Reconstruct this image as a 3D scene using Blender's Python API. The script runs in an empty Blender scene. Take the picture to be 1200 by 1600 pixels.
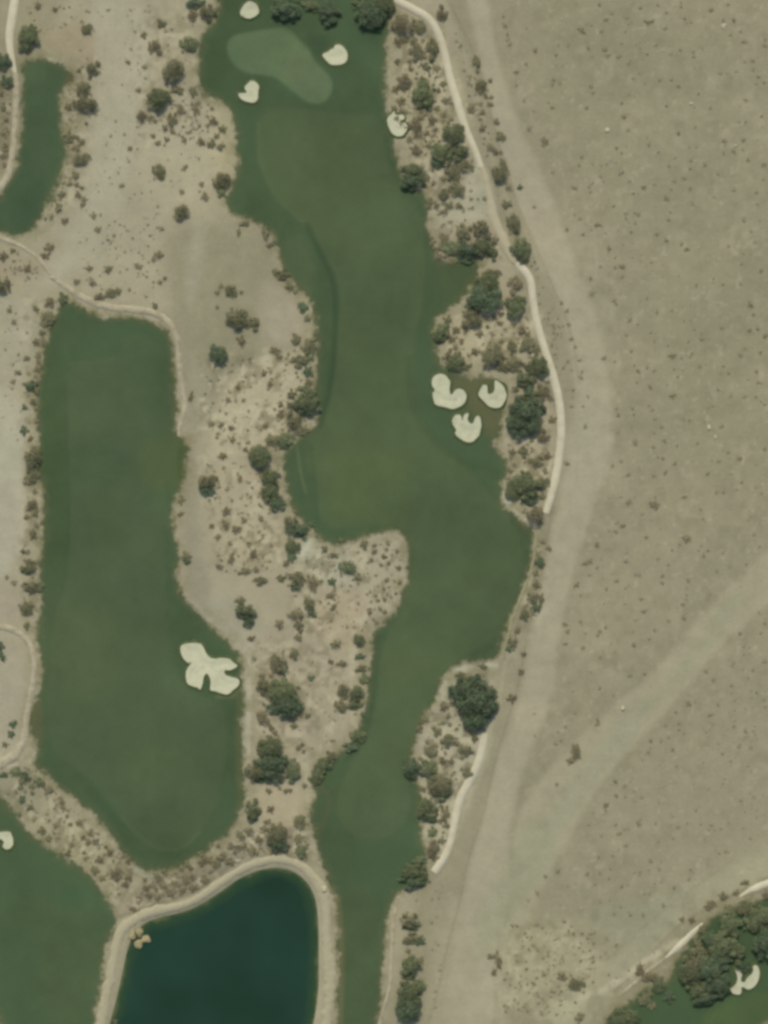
import bpy, bmesh, math, random
import numpy as np
from mathutils import Vector
from mathutils.geometry import delaunay_2d_cdt

random.seed(7); rng = np.random.default_rng(11)
S = 0.25                                   # metres per photograph pixel
PI = math.pi
scene = bpy.context.scene
col = scene.collection
KL = np.array([1.19, 1.22, 1.33])          # light level used when choosing albedos from what the eye sees

def W(p): return ((p[0]-600.0)*S, (800.0-p[1])*S)
def lin(r, g, b):
    o = []
    for i, v in enumerate((r, g, b)):
        v /= 255.0
        v = v/12.92 if v <= 0.04045 else ((v+0.055)/1.055)**2.4
        o.append(min(0.85, v/KL[i]))
    return np.array(o)

# ------------------------------------------------------------------ outlines (surveyed plan)
TURF_NW = [(35,93),(33,130),(32,170),(30,200),(27,240),(22,268),(8,288),(-2,305),(-30,330),(-30,362),(8,368),(28,373),(45,366),(55,352),(70,335),(80,310),(90,290),(103,268),(106,250),(104,225),(98,205),(98,170),(96,145),(110,130),(119,127),(112,110),(98,98),(78,93),(60,90)]
TURF_W = [(100,468),(125,480),(150,490),(185,494),(220,495),(245,502),(262,515),(270,535),(272,560),(275,590),(278,620),(278,650),(278,680),(290,686),(294,710),(294,740),(285,760),(273,780),(271,800),(273,830),(279,850),(279,880),(281,910),(287,935),(310,955),(330,975),(350,995),(365,1012),(377,1020),(380,1050),(382,1080),(380,1120),(378,1160),(380,1200),(382,1240),(380,1265),(372,1285),(360,1300),(340,1318),(310,1342),(285,1354),(262,1362),(240,1364),(225,1361),(205,1345),(185,1325),(165,1298),(140,1270),(110,1245),(85,1225),(60,1205),(52,1188),(60,1172),(48,1155),(44,1125),(48,1100),(59,1085),(62,1050),(60,1010),(55,985),(62,960),(66,930),(62,900),(62,870),(66,830),(69,790),(67,765),(60,745),(54,715),(57,680),(55,640),(56,600),(60,575),(70,532),(76,510),(86,495),(90,480)]
TURF_C = [(335,-30),(338,30),(318,45),(310,70),(308,100),(310,130),(315,145),(330,152),(345,158),(358,170),(362,195),(368,215),(366,235),(371,250),(368,270),(360,290),(357,305),(356,325),(367,337),(385,345),(405,352),(423,363),(431,380),(433,395),(438,410),(449,430),(463,450),(478,460),(486,480),(490,500),(491,520),(492,540),(496,560),(495,590),(492,620),(496,650),(487,668),(464,688),(446,702),(440,718),(442,745),(447,770),(456,790),(466,808),(482,828),(500,843),(515,853),(535,853),(560,843),(590,834),(615,829),(632,838),(636,860),(634,900),(628,930),(610,960),(592,982),(577,997),(580,1020),(575,1060),(570,1100),(565,1130),(555,1158),(535,1175),(515,1185),(497,1195),(490,1225),(488,1250),(484,1265),(484,1290),(492,1320),(502,1345),(512,1372),(522,1395),(526,1430),(528,1500),(526,1560),(522,1630),(586,1630),(596,1570),(600,1500),(604,1440),(613,1402),(630,1392),(655,1380),(668,1362),(666,1330),(660,1310),(662,1270),(655,1230),(641,1200),(650,1170),(655,1140),(668,1110),(685,1085),(690,1065),(705,1045),(730,1036),(760,1034),(778,1028),(783,1008),(791,980),(806,950),(821,915),(830,880),(836,835),(828,821),(810,808),(792,797),(781,775),(785,755),(794,735),(791,715),(776,700),(772,688),(786,680),(783,650),(789,620),(782,592),(745,583),(702,583),(686,560),(682,530),(676,510),(692,490),(720,472),(735,450),(745,430),(758,412),(722,405),(692,408),(681,395),(677,375),(669,345),(668,325),(669,308),(650,296),(632,285),(625,260),(618,235),(610,200),(605,170),(603,130),(603,100),(605,60),(612,40),(615,-30)]
TURF_SW = [(-30,1212),(0,1240),(20,1265),(38,1290),(60,1312),(90,1332),(120,1352),(145,1370),(165,1390),(174,1410),(179,1430),(183,1442),(172,1470),(163,1510),(154,1560),(149,1600),(147,1630),(-30,1630)]
TURF_SE = [(925,1630),(952,1592),(985,1560),(1012,1545),(1032,1536),(1048,1528),(1055,1505),(1068,1482),(1092,1452),(1112,1430),(1150,1416),(1200,1396),(1235,1388),(1235,1630)]
POND = [(160,1640),(171,1600),(182,1560),(191,1520),(198,1486),(207,1462),(225,1442),(250,1433),(280,1427),(305,1418),(340,1397),(375,1371),(408,1358),(440,1355),(466,1365),(485,1384),(495,1410),(498,1450),(498,1500),(498,1550),(490,1600),(480,1640)]
FW_C = [(425,165),(402,185),(400,225),(409,270),(430,310),(468,345),(490,370),(506,400),(522,432),(531,465),(529,500),(525,560),(519,600),(508,640),(500,668),(478,692),(478,715),(488,745),(492,780),(500,812),(518,828),(560,822),(600,818),(640,830),(646,870),(640,910),(625,960),(602,990),(593,1040),(590,1090),(575,1150),(545,1200),(526,1240),(526,1280),(545,1303),(580,1314),(620,1303),(645,1260),(636,1210),(645,1160),(662,1110),(684,1060),(730,1020),(775,1005),(806,930),(824,850),(780,785),(722,722),(682,690),(655,650),(645,600),(645,540),(662,480),(665,400),(660,340),(640,310),(610,270),(600,220),(590,180),(555,178),(510,176),(470,168)]
FW_W = [(112,565),(188,558),(196,528),(220,520),(252,535),(262,560),(268,600),(270,660),(276,695),(262,760),(256,850),(260,940),(285,1000),(296,1080),(345,1098),(358,1120),(352,1200),(332,1275),(305,1312),(280,1329),(245,1328),(215,1308),(190,1280),(160,1240),(130,1210),(85,1180),(70,1130),(74,1060),(80,1000),(95,920),(105,860),(108,800),(104,700),(100,600)]
GREEN = [(354,75),(357,61),(370,53),(395,49),(420,45),(440,42),(458,50),(470,65),(483,76),(490,95),(504,109),(515,119),(520,135),(516,151),(505,161),(490,163),(475,158),(460,144),(443,132),(430,121),(410,117),(385,115),(370,106),(358,92)]
TRACK = [(722,-30),(745,60),(757,133),(772,200),(803,300),(833,400),(872,470),(893,540),(900,620),(896,710),(870,790),(850,900),(828,1000),(812,1100),(775,1200),(748,1300),(722,1400),(705,1500),(690,1630),(772,1630),(775,1500),(795,1420),(797,1340),(795,1300),(815,1200),(862,1100),(872,1000),(893,900),(925,800),(955,710),(957,620),(942,540),(925,470),(893,400),(862,300),(812,200),(790,133),(770,60),(760,-30)]
WASH = [(1235,835),(1170,885),(1100,955),(1020,1055),(950,1110),(880,1180),(820,1250),(800,1310),(798,1400),(775,1500),(772,1630),(790,1630),(800,1520),(822,1450),(850,1380),(885,1320),(925,1240),(985,1170),(1045,1110),(1125,1010),(1180,960),(1235,915)]

def chaikin(P, n=2, closed=True):
    P = [tuple(p) for p in P]
    for _ in range(n):
        Q = []
        m = len(P)
        if not closed: Q.append(P[0])
        for i in range(m if closed else m-1):
            a, b = P[i], P[(i+1) % m]
            Q.append((a[0]*.75+b[0]*.25, a[1]*.75+b[1]*.25)); Q.append((a[0]*.25+b[0]*.75, a[1]*.25+b[1]*.75))
        if not closed: Q.append(P[-1])
        P = Q
    return P
def world(P): return np.array([W(p) for p in P])

def sdf(X, Y, P, closed=True, reach=6.0):
    """signed distance (inside positive) in metres; far away clamped to -reach (or +reach inside)"""
    X = np.asarray(X, float); Y = np.asarray(Y, float)
    out = np.full(X.shape, -reach)
    m = (X > P[:,0].min()-reach) & (X < P[:,0].max()+reach) & (Y > P[:,1].min()-reach) & (Y < P[:,1].max()+reach)
    x = X[m]; y = Y[m]
    d2 = np.full(x.shape, reach*reach); ins = np.zeros(x.shape, bool)
    n = len(P)
    for i in range(n if closed else n-1):
        ax, ay = P[i]; bx, by = P[(i+1) % n]
        dx, dy = bx-ax, by-ay
        L = dx*dx+dy*dy+1e-12
        t = np.clip(((x-ax)*dx+(y-ay)*dy)/L, 0, 1)
        q = (x-ax-t*dx)**2+(y-ay-t*dy)**2
        d2 = np.minimum(d2, q)
        if closed and ay != by:
            c = ((ay > y) != (by > y)) & (x < dx*(y-ay)/dy+ax)
            ins ^= c
    d = np.sqrt(d2)
    out[m] = np.where(ins, d, -d) if closed else -d
    return out
def sstep(a, b, v):
    t = np.clip((v-a)/(b-a), 0, 1); return t*t*(3-2*t)

# ------------------------------------------------------------------ the survey grid
ST = 0.75
gx = np.arange(-171, 171.01, ST); gy = np.arange(-219, 219.01, ST)
GX, GY = np.meshgrid(gx, gy)
def turfd(P): return sdf(GX, GY, world(chaikin(P, 2)), True, 8.0)
D = {k: turfd(v) for k, v in dict(nw=TURF_NW, w=TURF_W, c=TURF_C, sw=TURF_SW, se=TURF_SE).items()}
D['pond'] = turfd(POND); D['fwc'] = turfd(FW_C); D['fww'] = turfd(FW_W); D['green'] = turfd(GREEN); D['track'] = turfd(TRACK); D['wash'] = turfd(WASH)
TURF = np.maximum.reduce([D[k] for k in ('nw','w','c','sw','se')])
PD = sdf(GX, GY, world(chaikin(POND, 2)), True, 30.0)

def relief(X, Y):
    h = 0.55*np.sin(X*0.045+1.3)*np.cos(Y*0.038+0.4)+0.3*np.sin(X*0.09-Y*0.07+2.0)+0.22*np.sin(X*0.021+Y*0.13)
    return h
_calm = sstep(2.0, 26.0, -PD)
H = relief(GX, GY)*_calm - 1.6*sstep(-2.2, 3.0, PD)
def samp(A, x, y):
    x = np.asarray(x, float); y = np.asarray(y, float)
    fx = np.clip((x-gx[0])/ST, 0, len(gx)-1.001); fy = np.clip((y-gy[0])/ST, 0, len(gy)-1.001)
    i = fx.astype(int); j = fy.astype(int); u = fx-i; v = fy-j
    if A.ndim == 3: u = u[..., None]; v = v[..., None]
    return A[j, i]*(1-u)*(1-v)+A[j, i+1]*u*(1-v)+A[j+1, i]*(1-u)*v+A[j+1, i+1]*u*v
def hz(x, y): return float(samp(H, x, y))

# ------------------------------------------------------------------ soil colours (linear albedo) over the grid
SOIL = np.zeros(GX.shape+(3,)); SOIL[:] = lin(143,135,108)
def lay(A, kind, P, c, strength=1.0, feather=20, width=0, n=1):
    """P in photo pixels; feather, width in pixels"""
    f = feather*S
    Q = world(chaikin(P, n, kind == 'poly'))
    if kind == 'poly':
        d = sdf(GX, GY, Q, True, f+1); a = sstep(-f, f, d)
    else:
        d = -sdf(GX, GY, Q, False, f+width*S+1); a = 1-sstep(width*S*.5-f*.5, width*S*.5+f*.5, d)
    a = (a*strength)[..., None]
    A[:] = A*(1-a)+np.array(c)*a

# west of the cart path everything is a little lighter and sandier
lay(SOIL,'poly',[(-60,-60),(690,-60),(720,150),(790,380),(850,600),(850,830),(780,1030),(740,1220),(640,1400),(600,1660),(-60,1660)], lin(158,148,121), 1, 14)
lay(SOIL,'poly',[(120,0),(240,0),(230,120),(200,300),(150,400),(100,440),(60,440),(130,330),(150,200)], lin(166,158,132), .9, 14)
lay(SOIL,'poly',[(160,150),(150,20),(190,20),(185,180)], lin(164,155,127), .6, 18)
lay(SOIL,'poly',[(230,150),(330,170),(340,260),(300,330),(240,330),(200,250)], lin(168,158,130), .7, 20)
lay(SOIL,'poly',[(100,340),(260,310),(260,380),(240,440),(120,430)], lin(162,154,126), .7, 34)
lay(SOIL,'poly',[(255,360),(330,340),(420,370),(430,420),(470,480),(470,540),(400,600),(310,640),(290,560),(262,480)], lin(141,134,107), 1, 24)
lay(SOIL,'poly',[(300,350),(322,340),(318,420),(300,480),(288,470)], lin(158,150,126), .6, 10)
lay(SOIL,'poly',[(420,430),(470,470),(475,530),(420,545),(400,490)], lin(160,148,124), .7, 14)
lay(SOIL,'poly',[(282,560),(330,570),(330,640),(300,700),(320,900),(360,980),(320,960),(290,920),(282,760),(298,700),(292,640)], lin(146,138,113), .9, 10)
lay(SOIL,'poly',[(310,930),(400,930),(410,1010),(390,1060),(370,1010),(330,965)], lin(156,149,125), .7, 10)
lay(SOIL,'poly',[(350,600),(400,560),(470,550),(480,620),(450,690),(400,700),(340,720),(330,700)], lin(172,160,130), .9, 12)
lay(SOIL,'poly',[(330,720),(400,720),(430,800),(440,880),(350,880),(325,800)], lin(170,157,127), .8, 12)
lay(SOIL,'poly',[(470,840),(500,850),(560,870),(560,920),(480,900),(462,870)], lin(163,158,134), .8, 8)
lay(SOIL,'poly',[(560,850),(630,840),(632,900),(610,950),(560,960)], lin(164,154,127), .8, 8)
lay(SOIL,'poly',[(500,920),(580,930),(575,990),(550,1030),(480,1000)], lin(168,152,122), .8, 14)
lay(SOIL,'poly',[(400,980),(560,1010),(560,1100),(540,1170),(490,1190),(480,1060),(400,1040)], lin(160,148,122), .9, 12)
lay(SOIL,'poly',[(480,1080),(530,1090),(530,1160),(490,1180)], lin(152,142,116), .8, 12)
lay(SOIL,'poly',[(400,1120),(480,1120),(480,1160),(400,1140)], lin(168,155,128), .7, 8)
lay(SOIL,'poly',[(390,1220),(490,1230),(480,1290),(410,1300)], lin(166,153,124), .9, 8)
lay(SOIL,'poly',[(330,150),(365,175),(366,260),(345,290),(320,240)], lin(168,157,124), .8, 10)
lay(SOIL,'poly',[(640,60),(700,60),(740,200),(700,260),(640,240),(612,120)], lin(160,150,120), .9, 10)
lay(SOIL,'poly',[(735,250),(765,270),(772,330),(740,350),(700,350),(672,352),(672,320),(715,315)], lin(165,157,130), 1, 8)
lay(SOIL,'poly',[(740,300),(765,290),(768,330),(735,335)], lin(156,152,126), .7, 8)
lay(SOIL,'poly',[(690,500),(760,490),(830,490),(840,530),(790,560),(720,570),(690,540)], lin(168,156,125), .9, 10)
lay(SOIL,'poly',[(800,630),(870,620),(870,720),(850,780),(790,740),(790,690)], lin(160,148,120), .9, 10)
lay(SOIL,'poly',[(696,1045),(775,1035),(775,1150),(720,1290),(690,1350),(650,1300),(650,1180)], lin(168,160,132), .9, 8)
lay(SOIL,'poly',[(-60,450),(60,470),(60,600),(-60,620)], lin(158,150,124), .9, 14)
lay(SOIL,'poly',[(-60,600),(40,620),(40,720),(30,900),(-60,900)], lin(170,163,138), .9, 14)
lay(SOIL,'poly',[(-60,760),(30,760),(35,860),(-60,860)], lin(160,150,126), .7, 14)
lay(SOIL,'poly',[(-60,870),(40,930),(30,970),(-60,970)], lin(160,148,124), .8, 10)
lay(SOIL,'poly',[(-60,990),(30,1000),(40,1080),(30,1170),(-60,1170)], lin(158,148,124), .9, 8)
lay(SOIL,'poly',[(-60,110),(12,120),(22,230),(0,280),(-60,290)], lin(132,120,96), .8, 8)
lay(SOIL,'poly',[(-60,375),(50,400),(70,430),(-60,450)], lin(148,136,110), .8, 8)
lay(SOIL,'poly',[(70,40),(150,40),(150,110),(120,90),(70,80)], lin(150,136,108), .8, 10)
lay(SOIL,'poly',[(60,1230),(140,1290),(190,1350),(230,1380),(190,1425),(160,1370),(110,1340),(60,1300),(10,1250)], lin(158,148,118), .9, 8)
lay(SOIL,'poly',[(-60,1170),(40,1190),(70,1230),(60,1280),(-60,1230)], lin(140,134,108), .9, 8)
lay(SOIL,'poly',[(105,1275),(137,1290),(137,1345),(120,1350),(95,1310)], lin(160,150,116), .7, 5)
lay(SOIL,'poly',[(240,1372),(320,1350),(380,1300),(480,1290),(490,1360),(440,1338),(380,1348),(300,1398),(200,1430),(190,1400)], lin(134,124,100), .9, 7)
lay(SOIL,'poly',[(330,1340),(400,1290),(420,1330),(350,1370)], lin(146,140,116), .7, 8)
# open desert: broad tonal drifts
lay(SOIL,'poly',[(850,60),(1100,20),(1240,200),(1200,420),(1000,400),(900,260)], lin(141,134,107), .6, 60)
lay(SOIL,'poly',[(1000,400),(1250,420),(1250,760),(1080,760),(1020,600)], lin(141,134,106), .7, 50)
lay(SOIL,'poly',[(860,300),(960,400),(960,700),(1000,780),(930,780),(940,560)], lin(151,143,116), .6, 24)
lay(SOIL,'poly',[(860,-60),(900,-60),(900,200),(840,200)], lin(141,134,106), .5, 24)
lay(SOIL,'poly',[(930,800),(1100,840),(1050,980),(950,1080),(870,1130),(880,960)], lin(146,137,110), .7, 24)
lay(SOIL,'poly',[(1240,960),(1100,1060),(1000,1200),(900,1330),(880,1420),(1000,1420),(1240,1300)], lin(144,135,109), .8, 20)
lay(SOIL,'poly',[(800,900),(880,900),(850,1100),(800,1240),(760,1240)], lin(152,144,117), .5, 16)
lay(SOIL,'poly',TRACK, lin(160,150,124), 1, 7)
lay(SOIL,'poly',[(880,640),(950,640),(930,800),(880,800)], lin(160,152,126), .6, 16)
lay(SOIL,'poly',WASH, lin(157,148,120), .95, 7)
lay(SOIL,'poly',[(1175,905),(1120,950),(1050,1060),(990,1110),(1010,1120),(1080,1050),(1150,960)], lin(149,144,116), .8, 10)
lay(SOIL,'poly',[(1000,1080),(960,1130),(880,1230),(830,1320),(850,1330),(920,1240),(1010,1140)], lin(150,145,118), .8, 10)
lay(SOIL,'poly',[(830,1270),(880,1300),(830,1400),(780,1480),(720,1520),(740,1440),(790,1350)], lin(149,146,116), .7, 18)
lay(SOIL,'poly',[(690,1400),(740,1400),(740,1640),(660,1640)], lin(158,148,120), .7, 14)
lay(SOIL,'poly',[(1240,1290),(1150,1340),(1060,1400),(960,1500),(900,1560),(860,1600),(900,1620),(990,1540),(1080,1440),(1180,1380),(1240,1350)], lin(153,147,118), .8, 16)
lay(SOIL,'poly',[(900,1420),(1060,1390),(1100,1370),(1040,1450),(960,1480)], lin(146,143,115), .7, 20)
lay(SOIL,'poly',[(790,1440),(900,1440),(950,1490),(930,1560),(800,1600),(790,1520)], lin(158,150,117), .75, 34)
lay(SOIL,'poly',[(860,1560),(930,1540),(900,1600),(830,1610)], lin(172,165,132), .7, 12)
# rims, ruts and thin trails
lay(SOIL,'line',[(655,-10),(700,60),(740,180),(790,300),(840,400),(880,520),(905,640),(900,760)], lin(140,130,104), .25, 10, 4)
lay(SOIL,'line',[(868,690),(863,745),(862,800),(850,870),(842,920),(822,1000),(809,1080),(784,1150),(766,1220),(754,1280),(731,1340),(719,1410),(698,1480),(687,1540),(668,1600)], lin(116,108,84), .38, 4, 3)
lay(SOIL,'line',[(700,0),(745,90),(775,210),(800,300),(852,420),(895,520),(905,600)], lin(118,110,86), .5, 4, 3)
lay(SOIL,'line',[(690,0),(735,110),(762,230),(800,340)], lin(160,152,124), .5, 10, 10)
lay(SOIL,'line',[(805,940),(790,1030),(778,1110)], lin(168,158,130), .5, 6, 6)
lay(SOIL,'line',[(1150,1340),(1050,1410),(960,1490),(900,1540)], lin(130,122,96), .35, 4, 3)
lay(SOIL,'line',[(1215,1365),(1120,1410),(1060,1445),(1010,1500),(960,1550)], lin(122,110,84), .5, 6, 5)
lay(SOIL,'line',[(905,1560),(960,1540),(1010,1500),(1060,1470)], lin(176,165,136), .9, 7, 10)
lay(SOIL,'line',[(492,840),(515,856),(545,855),(590,838),(615,832),(634,842),(637,880),(630,928),(600,975)], lin(170,158,132), .75, 5, 5)
lay(SOIL,'line',[(690,1105),(694,1068),(708,1048),(745,1038),(776,1040)], lin(184,178,152), .8, 4, 6)
lay(SOIL,'line',[(786,770),(800,798),(834,822)], lin(184,178,152), .9, 4, 9)
lay(SOIL,'line',[(783,755),(790,742),(800,700),(780,678)], lin(166,158,132), .7, 5, 7)
lay(SOIL,'line',[(288,935),(330,972),(384,1020)], lin(164,156,132), .7, 8, 10)
lay(SOIL,'line',[(386,1018),(388,1080),(385,1180),(386,1245)], lin(170,162,136), .95, 6, 13)
lay(SOIL,'line',[(388,1030),(388,1060),(389,1160),(387,1210)], lin(180,172,146), .7, 4, 6)
lay(SOIL,'line',[(84,300),(60,340),(46,358),(52,372)], lin(160,160,128), .8, 5, 6)
lay(SOIL,'line',[(76,92),(88,97),(97,101)], lin(196,192,164), .95, 3, 6)
lay(SOIL,'line',[(472,865),(486,845)], lin(180,176,150), .9, 5, 9)
lay(SOIL,'line',[(480,900),(482,1240)], lin(170,162,136), .0, 5, 9)
lay(SOIL,'line',[(476,1180),(482,1240),(486,1262)], lin(172,162,134), .8, 4, 9)
lay(SOIL,'line',[(492,660),(470,682),(448,702)], lin(150,150,120), .9, 4, 5)
lay(SOIL,'line',[(48,1190),(60,1172)], lin(174,166,138), .8, 4, 9)
lay(SOIL,'line',[(212,1358),(224,1366),(228,1374)], lin(172,172,148), .9, 4, 7)
lay(SOIL,'line',[(185,1432),(250,1412),(310,1392),(360,1352)], lin(112,104,78), .5, 5, 6)
# loose bright sand drifts and dark litter, low-frequency, only off the turf
def vnoise(cell, seed):
    r = np.random.default_rng(seed)
    nx = int(345/cell)+4; ny = int(445/cell)+4
    g = r.random((ny, nx))
    fx = (GX+172)/cell; fy = (GY+220)/cell
    i = fx.astype(int); j = fy.astype(int); u = fx-i; v = fy-j
    u = u*u*(3-2*u); v = v*v*(3-2*v)
    return g[j,i]*(1-u)*(1-v)+g[j,i+1]*u*(1-v)+g[j+1,i]*(1-u)*v+g[j+1,i+1]*u*v
BR = np.zeros(GX.shape)
for P, a in (([(612,50),(690,40),(745,230),(735,320),(670,310),(640,240),(612,180)],1),([(675,350),(800,350),(810,420),(700,420)],.8),([(690,480),(840,480),(870,620),(860,800),(790,800),(790,560),(690,580)],1),
   ([(655,1100),(700,1040),(770,1040),(750,1180),(700,1330),(655,1320)],1),([(385,1000),(570,1000),(560,1150),(480,1200),(400,1240)],.7),([(310,560),(490,540),(490,700),(440,890),(340,880),(310,720)],.9),
   ([(470,850),(630,840),(630,930),(570,1000),(450,1000)],.9),([(30,470),(75,470),(66,960),(35,960)],.8),([(-9,1180),(60,1190),(230,1370),(190,1430),(-9,1250)],.8),([(190,1430),(240,1370),(400,1290),(490,1290),(490,1350),(400,1335),(300,1395)],1),
   ([(835,830),(850,850),(845,960),(790,1040),(800,980)],.8),([(95,100),(150,90),(130,300),(60,380),(80,310)],.7),([(210,20),(340,10),(340,240),(210,240)],.6),([(790,1440),(900,1440),(940,1500),(880,1590),(780,1590)],.6),([(-9,110),(22,120),(15,290),(-9,290)],.9),([(950,1540),(1060,1460),(1200,1370),(1200,1420),(1060,1500)],.8)):
    BR = np.maximum(BR, a*sstep(-3, 3, sdf(GX, GY, world(P), True, 6)))
m1 = BR*sstep(.52, .74, .55*vnoise(4.2,21)+.45*vnoise(1.6,22)); m2 = BR*sstep(.52, .72, .55*vnoise(5.0,23)+.45*vnoise(1.7,24))
SOIL[:] = SOIL*(1-.75*m1[..., None])+np.array(lin(182,171,141))*.75*m1[..., None]
SOIL[:] = SOIL*(1-.7*m2[..., None])+np.array(lin(118,110,82))*.7*m2[..., None]
far = sstep(0, 6, sdf(GX, GY, world([(760,-60),(800,250),(870,450),(885,650),(850,900),(770,1200),(700,1430),(690,1660),(1300,1660),(1300,-60)]), True, 8))*(1-sstep(-1, 2, D['track'])*.7)*(1-sstep(-1, 2, D['wash'])*.5)
def lean(cell, seed): return .5*vnoise(cell, seed)+.5*vnoise(cell*.45, seed+50)
m3 = far*sstep(.60, .80, lean(5.0, 31)); m4 = far*sstep(.58, .78, lean(6.5, 33)); m5 = far*sstep(.72, .85, lean(2.2, 35))
for m_, c_, k_ in ((m3, lin(156,147,120), .4), (m4, lin(132,125,98), .45), (m5, lin(170,162,134), .4)):
    SOIL[:] = SOIL*(1-k_*m_[..., None])+np.array(c_)*k_*m_[..., None]
SOIL *= (1+0.07*(vnoise(26,1)-.5)+0.06*(vnoise(9,2)-.5)+0.05*(vnoise(3.5,3)-.5))[..., None]*np.array([1.0, 1.055, 1.08])

# ------------------------------------------------------------------ turf colours
TC = np.zeros_like(SOIL); TC[:] = lin(68,87,60)
lay(TC,'poly',TURF_NW, lin(66,85,60), 1, 3)
lay(TC,'poly',[(38,100),(70,98),(80,125),(40,130)], lin(72,90,64), .8, 8)
lay(TC,'poly',[(100,110),(125,120),(112,150),(98,150)], lin(84,84,58), .8, 8)
lay(TC,'poly',FW_W, lin(74,90,63), .85, 4)
lay(TC,'poly',[(200,530),(262,530),(272,640),(240,660),(205,600)], lin(66,86,60), .5, 12)
lay(TC,'poly',[(110,690),(200,690),(200,760),(110,760)], lin(66,86,62), .6, 20)
lay(TC,'poly',[(215,690),(290,680),(292,760),(230,770)], lin(82,96,60), .6, 14)
lay(TC,'poly',[(280,682),(294,690),(294,750),(276,770)], lin(68,84,50), .8, 5)
lay(TC,'poly',[(250,940),(300,1000),(370,1020),(372,1080),(345,1090),(290,1080),(270,1020)], lin(64,84,56), .7, 8)
lay(TC,'poly',[(60,545),(95,545),(104,720),(110,880),(95,940),(66,940),(66,560)], lin(66,84,54), .6, 8)
lay(TC,'poly',[(48,1095),(66,1095),(70,1150),(62,1170),(46,1140)], lin(84,88,60), .8, 5)
lay(TC,'line',[(104,468),(160,488),(225,496),(262,516),(272,550),(276,640)], lin(92,94,62), .55, 8, 6)
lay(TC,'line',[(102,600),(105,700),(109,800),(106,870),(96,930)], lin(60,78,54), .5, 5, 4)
lay(TC,'line',[(190,1275),(215,1306),(248,1328),(285,1328),(312,1300)], lin(86,102,70), .6, 4, 4)
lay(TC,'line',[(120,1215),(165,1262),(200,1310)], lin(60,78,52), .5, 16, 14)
lay(TC,'line',[(372,1090),(372,1200),(376,1260)], lin(82,92,60), .6, 8, 8)
lay(TC,'line',[(340,1088),(372,1086),(378,1050)], lin(100,104,68), .7, 6, 8)
lay(TC,'line',[(110,568),(188,562)], lin(82,98,68), .4, 5, 4)
lay(TC,'poly',[(70,930),(180,960),(180,1100),(80,1080)], lin(80,92,62), .5, 30)
lay(TC,'poly',[(150,1180),(280,1150),(330,1200),(250,1260),(170,1220)], lin(77,91,62), .5, 30)
lay(TC,'poly',FW_C, lin(77,92,63), .9, 4)
lay(TC,'poly',[(430,190),(560,190),(620,300),(640,400),(560,420),(470,300)], lin(78,92,62), .6, 20)
lay(TC,'poly',[(440,200),(490,205),(500,280),(450,280)], lin(84,98,68), .4, 20)
lay(TC,'poly',[(560,420),(650,420),(640,600),(560,640)], lin(74,92,62), .5, 20)
lay(TC,'poly',[(480,700),(640,700),(640,820),(520,830)], lin(82,98,64), .6, 20)
lay(TC,'poly',[(660,710),(790,790),(820,880),(700,900),(660,800)], lin(76,94,64), .5, 24)
lay(TC,'poly',[(530,1200),(640,1180),(640,1290),(560,1300)], lin(76,93,65), .5, 14)
lay(TC,'poly',[(600,1000),(700,960),(780,960),(680,1060),(600,1100)], lin(80,95,64), .5, 20)
lay(TC,'line',[(404,192),(402,230),(412,272),(434,312),(472,347)], lin(86,102,72), .5, 4, 4)
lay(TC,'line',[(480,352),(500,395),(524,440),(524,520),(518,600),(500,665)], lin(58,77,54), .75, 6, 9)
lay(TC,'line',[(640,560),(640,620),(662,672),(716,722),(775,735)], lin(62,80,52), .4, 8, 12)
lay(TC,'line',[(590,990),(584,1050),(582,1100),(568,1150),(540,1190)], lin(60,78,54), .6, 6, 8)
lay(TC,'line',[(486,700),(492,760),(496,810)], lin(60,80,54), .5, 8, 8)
lay(TC,'line',[(464,700),(470,740),(478,770)], lin(98,106,76), .6, 4, 4)
lay(TC,'line',[(488,664),(462,690),(446,706)], lin(128,132,102), .8, 4, 4)
lay(TC,'line',[(812,820),(838,825),(832,880),(810,945)], lin(92,88,60), .6, 7, 6)
lay(TC,'line',[(486,1230),(520,1240),(500,1300)], lin(82,86,58), .5, 10, 10)
lay(TC,'poly',[(690,590),(780,590),(790,660),(765,690),(740,640),(700,640)], lin(92,93,64), .85, 12)
lay(TC,'poly',[(682,405),(760,405),(740,450),(700,480),(680,460)], lin(72,86,58), .7, 12)
lay(TC,'poly',[(440,370),(480,370),(500,440),(480,470),(440,420)], lin(86,100,70), .5, 10)
lay(TC,'poly',[(515,1380),(600,1390),(590,1640),(520,1640)], lin(72,88,60), .8, 10)
lay(TC,'line',[(528,1400),(534,1480),(532,1600)], lin(104,104,72), .6, 6, 8)
lay(TC,'poly',[(470,50),(520,60),(500,100)], lin(56,76,56), .6, 8)
lay(TC,'poly',[(310,60),(350,60),(350,150),(312,140)], lin(64,84,56), .6, 10)
lay(TC,'poly',TURF_SW, lin(70,90,62), .9, 4)
lay(TC,'poly',[(60,1400),(170,1420),(150,1600),(60,1600)], lin(76,92,62), .6, 20)
lay(TC,'poly',[(90,1380),(130,1380),(130,1420),(90,1420)], lin(62,88,60), .5, 10)
lay(TC,'poly',TURF_SE, lin(66,86,58), .9, 4)
lay(TC,'poly',[(1100,1570),(1240,1540),(1240,1640),(1100,1640)], lin(74,92,58), .8, 8)
lay(TC,'poly',GREEN, lin(90,110,79), 1, 3)
lay(TC,'poly',[(440,80),(500,100),(519,140),(490,162),(450,130)], lin(94,108,79), .8, 12)
TC *= (1+0.16*(vnoise(30,5)-.5)+0.13*(vnoise(11,6)-.5)+0.07*(vnoise(3,7)-.5))[..., None]*np.array([1.02, .99, .95])
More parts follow.
